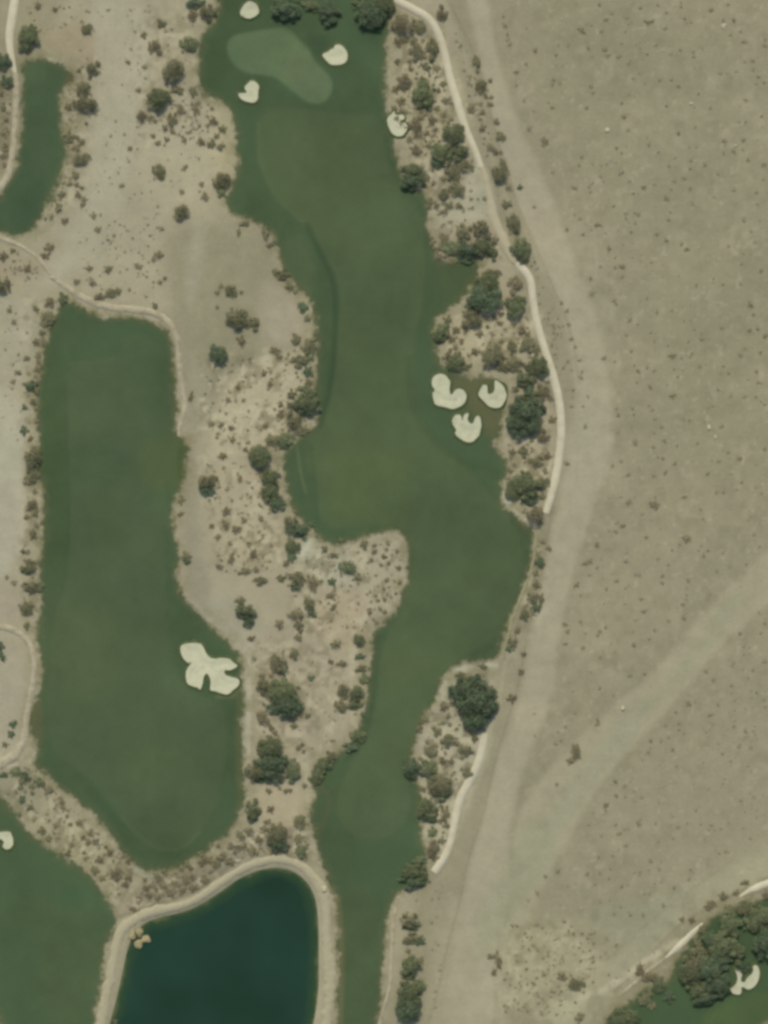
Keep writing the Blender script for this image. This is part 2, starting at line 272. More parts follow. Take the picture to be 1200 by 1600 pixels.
TC *= 1+(vnoise(16, 8)-.5)[..., None]*np.array([.05, .0, -.04])

# ------------------------------------------------------------------ materials
def newmat(name):
    m = bpy.data.materials.new(name); m.use_nodes = True
    nt = m.node_tree; nt.nodes.clear()
    o = nt.nodes.new('ShaderNodeOutputMaterial'); b = nt.nodes.new('ShaderNodeBsdfPrincipled')
    nt.links.new(b.outputs[0], o.inputs[0])
    b.inputs['Roughness'].default_value = 0.9
    b.inputs['Specular IOR Level'].default_value = 0.15
    return m, nt, b
def N(nt, t, **kw):
    n = nt.nodes.new(t)
    for k, v in kw.items(): setattr(n, k, v)
    return n
def math_(nt, op, a, b=None, c=None, clamp=False):
    n = N(nt, 'ShaderNodeMath', operation=op); n.use_clamp = clamp
    for i, v in enumerate((a, b, c)):
        if v is None: continue
        if isinstance(v, (int, float)): n.inputs[i].default_value = v
        else: nt.links.new(v, n.inputs[i])
    return n.outputs[0]
def noise(nt, scale, detail=3, rough=.55, vec=None):
    n = N(nt, 'ShaderNodeTexNoise'); n.inputs['Scale'].default_value = scale
    n.inputs['Detail'].default_value = detail; n.inputs['Roughness'].default_value = rough
    if vec is not None: nt.links.new(vec, n.inputs['Vector'])
    return n.outputs['Fac']
def mapr(nt, v, a, b, c, d):
    n = N(nt, 'ShaderNodeMapRange'); nt.links.new(v, n.inputs[0])
    for i, q in enumerate((a, b, c, d)): n.inputs[i+1].default_value = q
    return n.outputs[0]
def mixc(nt, f, a, b, mode='MIX'):
    n = N(nt, 'ShaderNodeMix', data_type='RGBA', blend_type=mode)
    for s, v in ((n.inputs['Factor'], f), (n.inputs[6], a), (n.inputs[7], b)):
        if isinstance(v, (int, float)): s.default_value = v
        elif isinstance(v, (tuple, list, np.ndarray)): s.default_value = (*[float(q) for q in v[:3]], 1)
        else: nt.links.new(v, s)
    return n.outputs[2]
def scalec(nt, c, f):
    n = N(nt, 'ShaderNodeVectorMath', operation='SCALE'); nt.links.new(c, n.inputs[0]); nt.links.new(f, n.inputs['Scale'])
    return n.outputs[0]

def land_material():
    m, nt, b = newmat('land')
    geo = N(nt, 'ShaderNodeNewGeometry').outputs['Position']
    soil = N(nt, 'ShaderNodeAttribute', attribute_name='soil').outputs['Color']
    tc = N(nt, 'ShaderNodeAttribute', attribute_name='turf_colour').outputs['Color']
    td = N(nt, 'ShaderNodeAttribute', attribute_name='turf_edge').outputs['Fac']
    n0 = noise(nt, .07, 3, .6, geo); n1 = noise(nt, .16, 4, .6, geo); n2 = noise(nt, .75, 3, .6, geo); n3 = noise(nt, 2.2, 2, .6, geo)
    f = math_(nt, 'ADD', mapr(nt, n1, .3, .7, .93, 1.06), mapr(nt, n2, .25, .75, -.05, .05))
    f = math_(nt, 'ADD', f, mapr(nt, n3, .3, .7, -.05, .05))
    sc = scalec(nt, soil, f)
    # scattered pale gravel and thin dry litter
    g = mapr(nt, noise(nt, .5, 4, .7, geo), .60, .72, 0, .22)
    sc = mixc(nt, g, sc, lin(180,172,144))
    l = mapr(nt, noise(nt, .34, 5, .75, N(nt, 'ShaderNodeVectorMath', operation='ADD').outputs[0]), .60, .72, 0, .0)
    off = N(nt, 'ShaderNodeVectorMath', operation='ADD'); nt.links.new(geo, off.inputs[0]); off.inputs[1].default_value = (37, 91, 0)
    l = mapr(nt, noise(nt, .42, 5, .72, off.outputs[0]), .58, .70, 0, .2)
    sc = mixc(nt, l, sc, lin(112,104,80))
    g1 = noise(nt, .09, 3, .5, geo)
    gf = math_(nt, 'ADD', mapr(nt, g1, .3, .7, .95, 1.05), mapr(nt, n2, .25, .75, -.055, .055))
    gc = scalec(nt, tc, gf)
    # sparse, dry turf where it meets the desert
    off2 = N(nt, 'ShaderNodeVectorMath', operation='ADD'); nt.links.new(geo, off2.inputs[0]); off2.inputs[1].default_value = (-50, 13, 4)
    e = math_(nt, 'ADD', td, mapr(nt, noise(nt, .3, 4, .65, off2.outputs[0]), .2, .8, -2.2, 2.0))
    e = math_(nt, 'ADD', e, mapr(nt, n0, .3, .7, -.9, .7))
    cov = mapr(nt, e, -.9, .9, 0, 1)
    fr = math_(nt, 'MULTIPLY', mapr(nt, e, -7, -1, 0, .75), mapr(nt, n1, .42, .6, .15, 1))
    sc = mixc(nt, fr, sc, lin(122,118,86))
    dry = mapr(nt, e, .2, 3.0, .5, 0)
    gc = mixc(nt, dry, gc, lin(98,96,66))
    b.inputs['Base Color'].default_value = (1, 1, 1, 1)
    nt.links.new(mixc(nt, cov, sc, gc), b.inputs['Base Color'])
    bump = N(nt, 'ShaderNodeBump'); bump.inputs['Strength'].default_value = .5; bump.inputs['Distance'].default_value = .25
    nt.links.new(math_(nt, 'MULTIPLY', noise(nt, 1.1, 4, .6, geo), math_(nt, 'SUBTRACT', 1.15, cov)), bump.inputs['Height'])
    nt.links.new(bump.outputs[0], b.inputs['Normal'])
    return m
LAND = land_material()

def plain(name, c, var=.12, scale=.6, rough=.9, c2=None, thr=(.5,.68), s2=.4):
    m, nt, b = newmat(name)
    geo = N(nt, 'ShaderNodeNewGeometry').outputs['Position']
    rgb = N(nt, 'ShaderNodeRGB'); rgb.outputs[0].default_value = (*[float(q) for q in c], 1)
    cc = scalec(nt, rgb.outputs[0], math_(nt, 'ADD', mapr(nt, noise(nt, scale, 4, .6, geo), .25, .75, 1-var, 1+var), mapr(nt, noise(nt, scale*5, 3, .6, geo), .25, .75, -var*.5, var*.5)))
    if c2 is not None: cc = mixc(nt, mapr(nt, noise(nt, s2, 4, .65, geo), thr[0], thr[1], 0, .7), cc, c2)
    nt.links.new(cc, b.inputs['Base Color']); b.inputs['Roughness'].default_value = rough
    return m
PATHM = plain('concrete_path', lin(192,186,160), .10, .3, .9, lin(178,168,142), (.5,.7), .1)
DUSTM = plain('dusty_path', lin(168,161,135), .12, .4, .95, lin(142,132,106), (.45,.62), .3)
BANKM = plain('bank_path', lin(167,161,133), .14, .4, .95, lin(150,140,106), (.52,.68), .4)
THINM = plain('edging_path', lin(146,142,112), .12, .5, .95, lin(118,116,86), (.5,.64), .4)
SANDM = plain('bunker_sand', lin(186,186,157), .07, .45, .95, lin(166,163,134), (.5,.72), .35)
LIPM = plain('lip_grass', lin(78,88,58), .2, .9, .9)
ROCKM = plain('pale_rock', lin(178,172,144), .15, 2.0, .9)
YROCK = plain('shore_rock', lin(164,154,118), .2, 1.6, .9, lin(120,110,70), (.45,.6), 1.2)
BARK = plain('bark', lin(86,74,60), .25, 4, .9)

def water_material():
    m, nt, b = newmat('pond_water')
    geo = N(nt, 'ShaderNodeNewGeometry').outputs['Position']
    ed = N(nt, 'ShaderNodeAttribute', attribute_name='shore').outputs['Fac']
    e = math_(nt, 'ADD', ed, mapr(nt, noise(nt, .12, 4, .6, geo), .2, .8, -1.6, 1.6))
    deep = mixc(nt, mapr(nt, noise(nt, .03, 2, .5, geo), .35, .65, 0, 1), lin(30,54,40), lin(36,63,49))
    c = mixc(nt, mapr(nt, e, 0.4, 5.0, 0, 1), lin(52,73,46), deep)
    c = mixc(nt, mapr(nt, e, -.8, 1.2, 0, 1), lin(98,102,68), c)
    nt.links.new(c, b.inputs['Base Color'])
    b.inputs['Roughness'].default_value = .22; b.inputs['IOR'].default_value = 1.33; b.inputs['Specular IOR Level'].default_value = .3
    bump = N(nt, 'ShaderNodeBump'); bump.inputs['Strength'].default_value = .15; bump.inputs['Distance'].default_value = .05
    nt.links.new(noise(nt, .9, 3, .5, geo), bump.inputs['Height']); nt.links.new(bump.outputs[0], b.inputs['Normal'])
    return m
WATER = water_material()

def leaf_material(name, c1, c2, c3):
    m, nt, b = newmat(name)
    oi = N(nt, 'ShaderNodeObjectInfo')
    tc = N(nt, 'ShaderNodeTexCoord').outputs['Object']
    at = N(nt, 'ShaderNodeAttribute', attribute_name='leaf').outputs['Fac']
    c = mixc(nt, at, c1, c2)
    c = mixc(nt, mapr(nt, noise(nt, 2.2, 3, .6, tc), .48, .66, 0, .7), c, c3)
    c = scalec(nt, c, mapr(nt, oi.outputs['Random'], 0, 1, .84, 1.18))
    nt.links.new(c, b.inputs['Base Color'])
    b.inputs['Roughness'].default_value = .8
    return m
# colours are set brighter than seen because the gaps between leaves shade each other
LEAF = {
 'dark':  leaf_material('dark_and_shaded_leaves', lin(96,112,82), lin(114,126,98), lin(82,102,80)),  # also paints the shaded lower sides of paler crowns
 'green': leaf_material('mid_green_leaves', lin(112,122,88), lin(128,136,100), lin(108,114,80)),
 'olive': leaf_material('olive_leaves', lin(124,123,91), lin(139,138,106), lin(116,114,84)),
 'brown': leaf_material('brown_twigs', lin(130,123,94), lin(143,136,107), lin(118,113,83)),
 'scrub': leaf_material('scrub_leaves', lin(138,132,104), lin(150,144,116), lin(126,122,94)),
 'faint': leaf_material('faint_desert_leaves', lin(144,138,111), lin(154,148,121), lin(134,130,104)),
}

# ------------------------------------------------------------------ mesh helpers
def tag(o, label=None, cat=None, group=None, kind=None):
    if label: o['label'] = label
    if cat: o['category'] = cat
    if group: o['group'] = group
    if kind: o['kind'] = kind
    return o
def link(name, me, parent=None, mat=None):
    o = bpy.data.objects.new(name, me); col.objects.link(o)
    if parent is not None: o.parent = parent
    if mat is not None: me.materials.append(mat)
    return o
def mesh_np(name, V, F, smooth=False):
    """V (n,3); F (m,4) or (m,3) int arrays"""
    me = bpy.data.meshes.new(name)
    V = np.asarray(V, np.float32); F = np.asarray(F, np.int32); k = F.shape[1]
    me.vertices.add(len(V)); me.vertices.foreach_set('co', V.ravel())
    me.loops.add(F.size); me.loops.foreach_set('vertex_index', F.ravel())
    me.polygons.add(len(F)); me.polygons.foreach_set('loop_start', np.arange(0, F.size, k, dtype=np.int32))
    me.polygons.foreach_set('loop_total', np.full(len(F), k, np.int32))
    if smooth: me.polygons.foreach_set('use_smooth', np.ones(len(F), bool))
    me.update(calc_edges=True); me.validate()
    return me
def land_attrs(me, x, y):
    n = len(x)
    for nm, A in (('soil', SOIL), ('turf_colour', TC)):
        a = me.attributes.new(nm, 'FLOAT_COLOR', 'POINT')
        c = np.ones((n, 4), np.float32); c[:, :3] = samp(A, x, y); a.data.foreach_set('color', c.ravel())
    a = me.attributes.new('turf_edge', 'FLOAT', 'POINT'); a.data.foreach_set('value', samp(TURF, x, y).astype(np.float32))

def sheet(name, d, dz, zfun=None, mat=LAND, level=0.0, attrs=True):
    """the part of the survey grid where d > level, its rim pulled onto the outline, laid dz above the ground"""
    ny, nx = d.shape
    ok = d > level-0.35
    cell = ok[:-1,:-1] & ok[1:,:-1] & ok[:-1,1:] & ok[1:,1:]
    J, I = np.nonzero(cell)
    a = J*nx+I; F = np.stack([a, a+1, a+nx+1, a+nx], 1)
    used = np.unique(F); remap = np.full(ny*nx, -1); remap[used] = np.arange(len(used))
    cnt = np.bincount(F.ravel(), minlength=ny*nx)[used]
    x = GX.ravel()[used].copy(); y = GY.ravel()[used].copy()
    gyy, gxx = np.gradient(d, ST); L = np.hypot(gxx, gyy)+1e-6
    dd = (d.ravel()[used]-level); rim = (cnt < 4) & (np.abs(dd) < 1.2)
    x[rim] -= (dd*gxx.ravel()[used]/L.ravel()[used])[rim]; y[rim] -= (dd*gyy.ravel()[used]/L.ravel()[used])[rim]
    z = samp(H, x, y)+dz if zfun is None else zfun(x, y)
    me = mesh_np(name, np.stack([x, y, z], 1), remap[F], True)
    if attrs: land_attrs(me, x, y)
    o = link(name, me, None, mat)
    return o, x, y

# ------------------------------------------------------------------ ground, to the horizon
def build_ground():
    ny, nx = GX.shape
    J, I = np.meshgrid(np.arange(ny-1), np.arange(nx-1), indexing='ij')
    a = (J*nx+I).ravel(); F = np.stack([a, a+1, a+nx+1, a+nx], 1)
    x = GX.ravel(); y = GY.ravel()
    V = np.stack([x, y, H.ravel()], 1)
    # skirt: rings running out to the horizon from the border vertices
    border = np.concatenate([np.arange(nx), (np.arange(1, ny)*nx+nx-1), ((ny-1)*nx+np.arange(nx-2, -1, -1)), (np.arange(ny-2, 0, -1)*nx)])
    nb = len(border); Vs = [V]; Fs = [F]; prev = border; base = len(V)
    for r in (1.25, 2.0, 5.0, 20.0):
        P = V[border].copy(); P[:, 0] *= r; P[:, 1] *= r; P[:, 2] *= 0.5
        idx = base+np.arange(nb); Vs.append(P); base += nb
        q = np.roll(np.arange(nb), -1)
        Fs.append(np.stack([prev, idx, idx[q], prev[q]], 1)); prev = idx
    V = np.concatenate(Vs); F = np.concatenate(Fs)
    me = mesh_np('ground', V, F, True)
    land_attrs(me, V[:, 0], V[:, 1])
    a = me.attributes['soil']; c = np.empty((len(V), 4), np.float32); a.data.foreach_get('color', c.ravel() if False else (cf := np.empty(len(V)*4, np.float32))); c = cf.reshape(-1, 4)
    n0 = len(GX.ravel()); c[n0+nb:, :3] = SOIL[:, -40:].reshape(-1, 3).mean(0); a.data.foreach_set('color', c.ravel())
    a = me.attributes['turf_edge']; t = np.empty(len(V), np.float32); a.data.foreach_get('value', t)
    t[len(GX.ravel()):] = -8; a.data.foreach_set('value', t)
    return tag(link('ground', me, None, LAND), kind='structure')
build_ground()
tag(sheet('dirt_track', D['track'], .02)[0], kind='structure')
tag(sheet('dry_wash', np.minimum(D['wash'], -D['track']-0.4), .02)[0], kind='structure')
for k in ('nw', 'w', 'c', 'sw', 'se'):
    tag(sheet('rough_grass', D[k], .04)[0], kind='structure')
for k in ('fwc', 'fww'):
    tag(sheet('fairway', D[k], .06)[0], kind='structure')
tag(sheet('putting_green', D['green'], .08)[0], kind='structure')
WL = -0.62
o, x, y = sheet('pond', D['pond'], 0, lambda x, y: np.full(x.shape, WL), WATER, level=-0.6, attrs=False)
a = o.data.attributes.new('shore', 'FLOAT', 'POINT'); a.data.foreach_set('value', samp(PD, x, y).astype(np.float32))
tag(o, kind='structure')

PATHD = np.full(GX.shape, -8.0)
# ------------------------------------------------------------------ paths: slabs with a real edge
def ribbon(name, P, width, mat, th=.10, jitter=.0, taper=(1, 1)):
    """P [(px,py[,w])] pixels; width pixels"""
    Q = [(p[0], p[1], p[2] if len(p) > 2 else width) for p in P]
    pts = []
    for i in range(len(Q)-1):                     # Catmull-Rom
        p0 = Q[max(i-1, 0)]; p1 = Q[i]; p2 = Q[i+1]; p3 = Q[min(i+2, len(Q)-1)]
        L = math.dist(p1[:2], p2[:2]); n = max(2, int(L/3))
        for k in range(n):
            t = k/n
            pts.append(tuple(.5*((2*p1[j])+(-p0[j]+p2[j])*t+(2*p0[j]-5*p1[j]+4*p2[j]-p3[j])*t*t+(-p0[j]+3*p1[j]-3*p2[j]+p3[j])*t**3) for j in range(3)))
    pts.append(Q[-1]); n = len(pts)
    PATHD[:] = np.maximum(PATHD, sdf(GX, GY, np.array([W(p) for p in pts[::3]]), False, 8.0)+width*S*.5)
    C_ = np.array([W(p) for p in pts]); T = np.gradient(C_, axis=0); T /= np.linalg.norm(T, axis=1)[:, None]+1e-9
    Nn = np.stack([-T[:, 1], T[:, 0]], 1)
    w = np.array([p[2] for p in pts])*S*.5
    e = 8; k = np.arange(n)
    w[:e] *= np.linspace(taper[0], 1, e) if n > e else 1; w[-e:] *= np.linspace(1, taper[1], e) if n > e else 1
    wl = w*(1+jitter*np.convolve(rng.normal(size=n), np.ones(3)/3, 'same')); wr = w*(1+jitter*np.convolve(rng.normal(size=n), np.ones(3)/3, 'same'))
    rows = []
    for off, dz in ((wl+.10, -.15), (wl, th), (wl*0, th+.02), (-wr, th), (-wr-.10, -.15)):
        P2 = C_+Nn*np.asarray(off)[:, None]
        rows.append(np.column_stack([P2, samp(H, P2[:, 0], P2[:, 1])+dz+(.06 if dz > 0 else 0)]))
    V = np.concatenate(rows); F = []
    for r in range(4):
        for i in range(n-1): F.append((r*n+i, (r+1)*n+i, (r+1)*n+i+1, r*n+i+1))
    for i0 in (0, n-1):
        F.append((i0, n+i0, 3*n+i0, 4*n+i0))
    me = mesh_np(name, V, np.array(F))
    bm = bmesh.new(); bm.from_mesh(me); bmesh.ops.recalc_face_normals(bm, faces=bm.faces)
    if sum(f.normal.z for f in bm.faces) < 0: bmesh.ops.reverse_faces(bm, faces=bm.faces)
    bm.to_mesh(me); bm.free()
    return tag(link(name, me, None, mat), kind='structure')
ribbon('cart_path', [(598,-12,13),(622,2,12),(645,14,12),(668,28,12),(683,48,11),(694,80,11),(703,120,11),(715,160,12),(727,200,11),(742,235,10),(752,262,9)], 12, PATHM)
ribbon('cart_path', [(754,262,9),(764,300,11),(772,340,14),(786,375,15),(798,402,12),(806,412,9)], 13, plain('sanded_path', lin(172,165,138), .1, .3, .95, lin(160,150,122), (.5,.7), .2), .05, .1, (.7,.6))
ribbon('cart_path', [(806,412,9),(820,424,12),(829,440,11),(833,470,11),(840,508,11),(852,548,11),(865,590,12),(874,630,12),(877,670,12),(874,710,12),(866,755,12),(853,802,10)], 12, PATHM)
ribbon('cart_path', [(757,1146,10),(753,1170,12),(746,1195,12),(731,1225,13),(718,1250,12),(710,1285,11),(705,1310,10),(696,1335,11),(678,1363,12)], 12, PATHM)
ribbon('cart_path', [(78,432,6),(100,446,8),(125,462,10),(150,474,11),(180,481,11),(215,484,11),(240,489,11),(262,502,10),(275,522,9),(279,550,8),(282,585,8),(287,615,8),(288,640,8),(281,665,7),(279,682,4)], 10, DUSTM, .05, .06)
ribbon('cart_path', [(25,-12,13),(19,25,13),(15,60,12),(18,90,10),(24,115,9)], 11, PATHM, taper=(1,.6))
ribbon('cart_path', [(25,115,9),(25,160,9),(22,205,8),(18,245,9),(12,275,10),(-4,300,9),(-12,312,9)], 9, DUSTM, .05, .08, (.8,1))
ribbon('cart_path', [(-12,366,7),(8,374,7),(35,386,6),(60,404,6),(80,430,6)], 6, DUSTM, .05, .12)
ribbon('cart_path', [(-12,978,9),(15,982,10),(40,998,9),(52,1025,8),(52,1060,8),(46,1095,9),(40,1130,10),(36,1160,12),(20,1182,16),(-12,1200,16)], 10, DUSTM, .05, .10)
ribbon('pond_bank', [(152,1625,15),(157,1600,15),(165,1560,15),(174,1520,15),(180,1485,15),(190,1455,16),(212,1436,17),(242,1424,15),(280,1416,14),(312,1402,13),(348,1377,13),(384,1355,13),(420,1344,13),(448,1345,14),(474,1356,14),(492,1376,15),(505,1398,18),(509,1430,14),(511,1480,16),(515,1520,20),(515,1550,18),(512,1580,16),(505,1625,14)], 15, BANKM, .05, .22)
ribbon('cart_path', [(838,824,3),(836,860,4),(829,895,4),(815,930,4),(802,965,4),(793,1000,4),(788,1030,3)], 4, THINM, .04, .15)
ribbon('cart_path', [(622,1400,4),(615,1440,5),(612,1490,5),(609,1540,5),(600,1575,5),(586,1625,5)], 5, DUSTM, .04, .12)
ribbon('cart_path', [(1225,1372,12),(1200,1380,11),(1175,1390,9),(1155,1401,6)], 9, PATHM, .08, .1, (1,.3))
ribbon('cart_path', [(1098,1442,7),(1080,1460,9),(1062,1478,10),(1040,1497,6)], 8, PATHM, .08, .1, (.3,.3))

ribbon('cart_path', [(1042,1496,5),(1018,1514,6),(990,1538,6),(968,1556,5)], 6, DUSTM, .05, .2, (.4,.3))

# ------------------------------------------------------------------ bunkers
BUNK = [
 ([(377,14),(383,5),(391,2),(398,5),(404,12),(405,20),(399,26),(390,29),(382,26),(377,21)], 'small round pale sand bunker at the top edge above the putting green'),
 ([(503,86),(511,82),(516,75),(521,77),(524,70),(532,69),(539,76),(544,85),(541,95),(534,101),(524,104),(513,99)], 'pale sand bunker on the right of the putting green near the dark trees'),
 ([(374,145),(385,143),(380,136),(388,131),(392,126),(399,127),(404,133),(404,145),(402,156),(395,161),(384,159),(374,153)], 'pale notched sand bunker below the left end of the putting green'),
 ([(604,185),(610,180),(615,174),(618,179),(626,180),(633,177),(634,186),(625,188),(626,193),(634,192),(637,200),(633,209),(624,214),(612,211),(605,202)], 'pale sand bunker alone on the right edge of the upper rough'),
 ([(673,600),(676,588),(688,584),(700,588),(704,596),(700,607),(704,619),(712,608),(722,608),(729,616),(728,628),(720,634),(708,639),(694,637),(682,632),(675,624),(674,614),(681,611)], 'kidney shaped sand bunker, upper left of the three bunkers together'),
 ([(747,612),(752,603),(760,602),(762,616),(771,615),(772,594),(778,593),(787,603),(792,615),(788,628),(783,636),(775,638),(765,636),(755,630),(748,622)], 'horseshoe sand bunker beside the big dark tree, right of the three together'),
 ([(706,662),(712,650),(719,646),(722,659),(725,647),(733,644),(731,657),(738,665),(744,651),(750,650),(753,662),(750,678),(742,688),(732,690),(720,686),(710,678),(712,670)], 'round notched sand bunker, lowest of the three bunkers together'),
 ([(281,1015),(285,1006),(295,1003),(308,1003),(315,1009),(320,1018),(327,1027),(337,1030),(345,1027),(358,1028),(367,1036),(371,1042),(362,1046),(350,1047),(350,1053),(366,1059),(374,1062),(372,1073),(364,1078),(357,1086),(345,1084),(336,1079),(329,1078),(329,1069),(329,1057),(323,1051),(317,1058),(316,1071),(313,1079),(303,1075),(293,1069),(289,1060),(291,1050),(296,1040),(300,1034),(293,1037),(284,1028)], 'largest sand bunker with ragged fingered outline on the left hole'),
 ([(-14,1300),(5,1298),(14,1298),(21,1307),(22,1318),(16,1326),(8,1328),(3,1322),(8,1315),(2,1309),(-14,1312)], 'small hooked sand bunker cut by the left edge of the picture'),
 ([(1146,1511),(1155,1513),(1160,1520),(1158,1530),(1163,1536),(1167,1527),(1176,1520),(1175,1508),(1183,1509),(1187,1518),(1185,1532),(1179,1541),(1170,1545),(1158,1540),(1160,1550),(1153,1554),(1143,1550),(1140,1544),(1148,1540),(1150,1530)], 'broken pale sand bunker under the dark trees in the lower right corner'),
]
def bunker(P, label):
    Q = world(chaikin(P, 1)); Q = Q+np.convolve(rng.normal(size=len(Q)), [.3,.4,.3], 'same')[:, None]*.42*np.sign(rng.normal(size=2)); cx, cy = Q.mean(0)
    root = bpy.data.objects.new('sand_bunker', None); col.objects.link(root)
    z0 = hz(cx, cy); root.location = (cx, cy, z0)
    tag(root, label, 'bunker', 'sand bunkers of the golf course')
    x0, y0 = Q.min(0); x1, y1 = Q.max(0)
    gx_, gy_ = np.meshgrid(np.arange(x0, x1, .5), np.arange(y0, y1, .5))
    gx_ = gx_.ravel()+rng.uniform(-.1,.1,gx_.size); gy_ = gy_.ravel()+rng.uniform(-.1,.1,gy_.size)
    d = sdf(gx_, gy_, Q, True, 4); keep = d > .22
    vs = [Vector((float(a), float(b))) for a, b in Q]+[Vector((float(a), float(b))) for a, b in zip(gx_[keep], gy_[keep])]
    n = len(Q)
    v, e, f, *_ = delaunay_2d_cdt(vs, [], [list(range(n))], 1, 1e-4)
    vx = np.array([p.x for p in v]); vy = np.array([p.y for p in v]); dd = np.abs(sdf(vx, vy, Q, True, 4))
    vz = samp(H, vx, vy)+.46-.34*sstep(0, 2.6, dd)
    me = mesh_np('sand', np.stack([vx-cx, vy-cy, vz-z0], 1), np.array([list(t) for t in f]), True)
    bm = bmesh.new(); bm.from_mesh(me); bmesh.ops.recalc_face_normals(bm, faces=bm.faces)
    if sum(fc.normal.z for fc in bm.faces) < 0: bmesh.ops.reverse_faces(bm, faces=bm.faces)
    bm.to_mesh(me); bm.free()
    link('sand', me, root, SANDM)
    A = sum(Q[i][0]*Q[(i+1) % n][1]-Q[(i+1) % n][0]*Q[i][1] for i in range(n))
    T = np.roll(Q, -1, 0)-np.roll(Q, 1, 0); T /= np.linalg.norm(T, axis=1)[:, None]+1e-9
    Nn = np.stack([T[:, 1], -T[:, 0]], 1)*(1 if A > 0 else -1)
    rows = []
    for off, dz in ((-.06, .40), (.0, .50), (.25, .50), (.95, .05)):
        P2 = Q+Nn*(off*(1+.25*rng.normal(size=(n, 1))) if off > .1 else off)
        rows.append(np.column_stack([P2[:, 0]-cx, P2[:, 1]-cy, samp(H, P2[:, 0], P2[:, 1])+dz-z0]))
    F = [(r*n+i, r*n+(i+1) % n, (r+1)*n+(i+1) % n, (r+1)*n+i) for r in range(3) for i in range(n)]
    link('grass_lip', mesh_np('grass_lip', np.concatenate(rows), np.array(F), True), root, LIPM)
for P, lb in BUNK: bunker(P, lb)

# ------------------------------------------------------------------ foliage
def leaf_cloud(lobes, n, s, seed, flat=.75):
    """n small bent leaf clumps spread over and inside lobes (x,y,z,r,rz); returns V,F(quads),leaf value"""
    r = np.random.default_rng(seed)
    L = np.array(lobes); wgt = L[:, 3]**2; wgt /= wgt.sum()
    k = r.choice(len(L), n, p=wgt)
    u = r.normal(size=(n, 3)); u /= np.linalg.norm(u, axis=1)[:, None]
    u[:, 2] = np.where(u[:, 2] < -.25, -u[:, 2]*.6, u[:, 2])
    rad = 1-.55*r.random(n)**2.2
    rad *= 1+.10*r.normal(size=n)
    P = L[k, :3]+u*(rad*L[k, 3])[:, None]*np.array([1, 1, flat])
    nrm = u+.75*r.normal(size=(n, 3)); nrm /= np.linalg.norm(nrm, axis=1)[:, None]
    a = np.cross(nrm, r.normal(size=(n, 3))); a /= np.linalg.norm(a, axis=1)[:, None]; b = np.cross(nrm, a)
    sz = s*(.6+.8*r.random(n))[:, None]
    bend = nrm*sz*.35
    V = np.stack([P-a*sz+bend*0, P-b*sz*.7+bend, P+a*sz, P+b*sz*.7+bend*.6], 1).reshape(-1, 3)
    F = np.arange(4*n).reshape(n, 4)
    val = np.repeat(np.clip(.5+.35*r.normal(size=n), 0, 1), 4)
    return V, F, val
def leaf_mesh(name, lobes, n, s, seed, kind, flat=.75):
    V, F, val = leaf_cloud(lobes, n, s, seed, flat)
    me = mesh_np(name, V, F)
    a = me.attributes.new('leaf', 'FLOAT', 'POINT'); a.data.foreach_set('value', val.astype(np.float32))
    me.materials.append(LEAF[kind]); return me
def trunk_mesh(name, lobes, height, r0, seed):
    r = random.Random(seed); bm = bmesh.new()
    def tube(p, q, ra, rb, seg=7):
        p = Vector(p); q = Vector(q); d = (q-p).normalized(); a = d.orthogonal().normalized(); b = d.cross(a)
        rings = []
        for c, rr in ((p, ra), ((p+q)/2+Vector((r.uniform(-.02,.02), r.uniform(-.02,.02), 0)), (ra+rb)/2), (q, rb)):
            rings.append([bm.verts.new(c+(a*math.cos(t*2*PI/seg)+b*math.sin(t*2*PI/seg))*rr) for t in range(seg)])
        for i in range(2):
            for t in range(seg): bm.faces.new((rings[i][t], rings[i][(t+1) % seg], rings[i+1][(t+1) % seg], rings[i+1][t]))
        bm.faces.new(rings[2])
    tube((0, 0, -.12), (0.01, 0.02, height), r0*1.25, r0*.8)
    for l in lobes[:7]: tube((0, 0, height*.92), (l[0]*.8, l[1]*.8, l[2]*.95), r0*.6, r0*.14, 6)
    me = bpy.data.meshes.new(name); bm.to_mesh(me); bm.free(); me.materials.append(BARK); return me
def crown_lobes(seed, n, squash=1.0):
    """uneven dome of lobes inside unit radius, heights relative to radius"""
    r = random.Random(seed); L = [(r.uniform(-.15,.15), r.uniform(-.15,.15), r.uniform(.7,.85), r.uniform(.42,.56))]
    a0 = r.uniform(0, 6.28)
    for i in range(n):
        a = a0+i*2*PI/n+r.uniform(-.45,.45); rr = r.uniform(.20,.42); d = min(.96-rr, r.uniform(.42,.78))
        L.append((math.cos(a)*d, math.sin(a)*d*squash, r.uniform(.38,.72), rr))
    for i in range(n//2+1):
        a = r.uniform(0, 6.28); d = r.uniform(.74,1.0)
        L.append((math.cos(a)*d, math.sin(a)*d*squash, r.uniform(.3,.5), r.uniform(.10,.2)))
    return L
protos = {}
def proto(kind, size, v):
    """(foliage mesh, trunk mesh) for unit radius"""
    key = (kind, size, v)
    if key not in protos:
        seed = hash((size, v)) % 1000 if False else {'L':100,'M':200,'S':300,'T':400}[size]+v*17
        nl, n, s, th, r0 = {'L':(9, 5200, .040, .45, .05), 'M':(7, 2200, .058, .38, .055), 'S':(5, 700, .095, .18, .04), 'T':(4, 130, .19, .1, .04)}[size]
        dens = {'dark':1.0, 'green':.9, 'olive':.7, 'brown':.55, 'scrub':.5, 'faint':.5}[kind]
        L = crown_lobes(seed, nl)
        if size in 'ST': L = [(a, b, c*.72, d) for a, b, c, d in L]
        protos[key] = (leaf_mesh('crown', L, int(n*dens), s, seed+3, kind, .8 if size in 'LM' else .7), trunk_mesh('trunk', L, th, r0, seed+5) if size != 'T' else None)
    return protos[key]

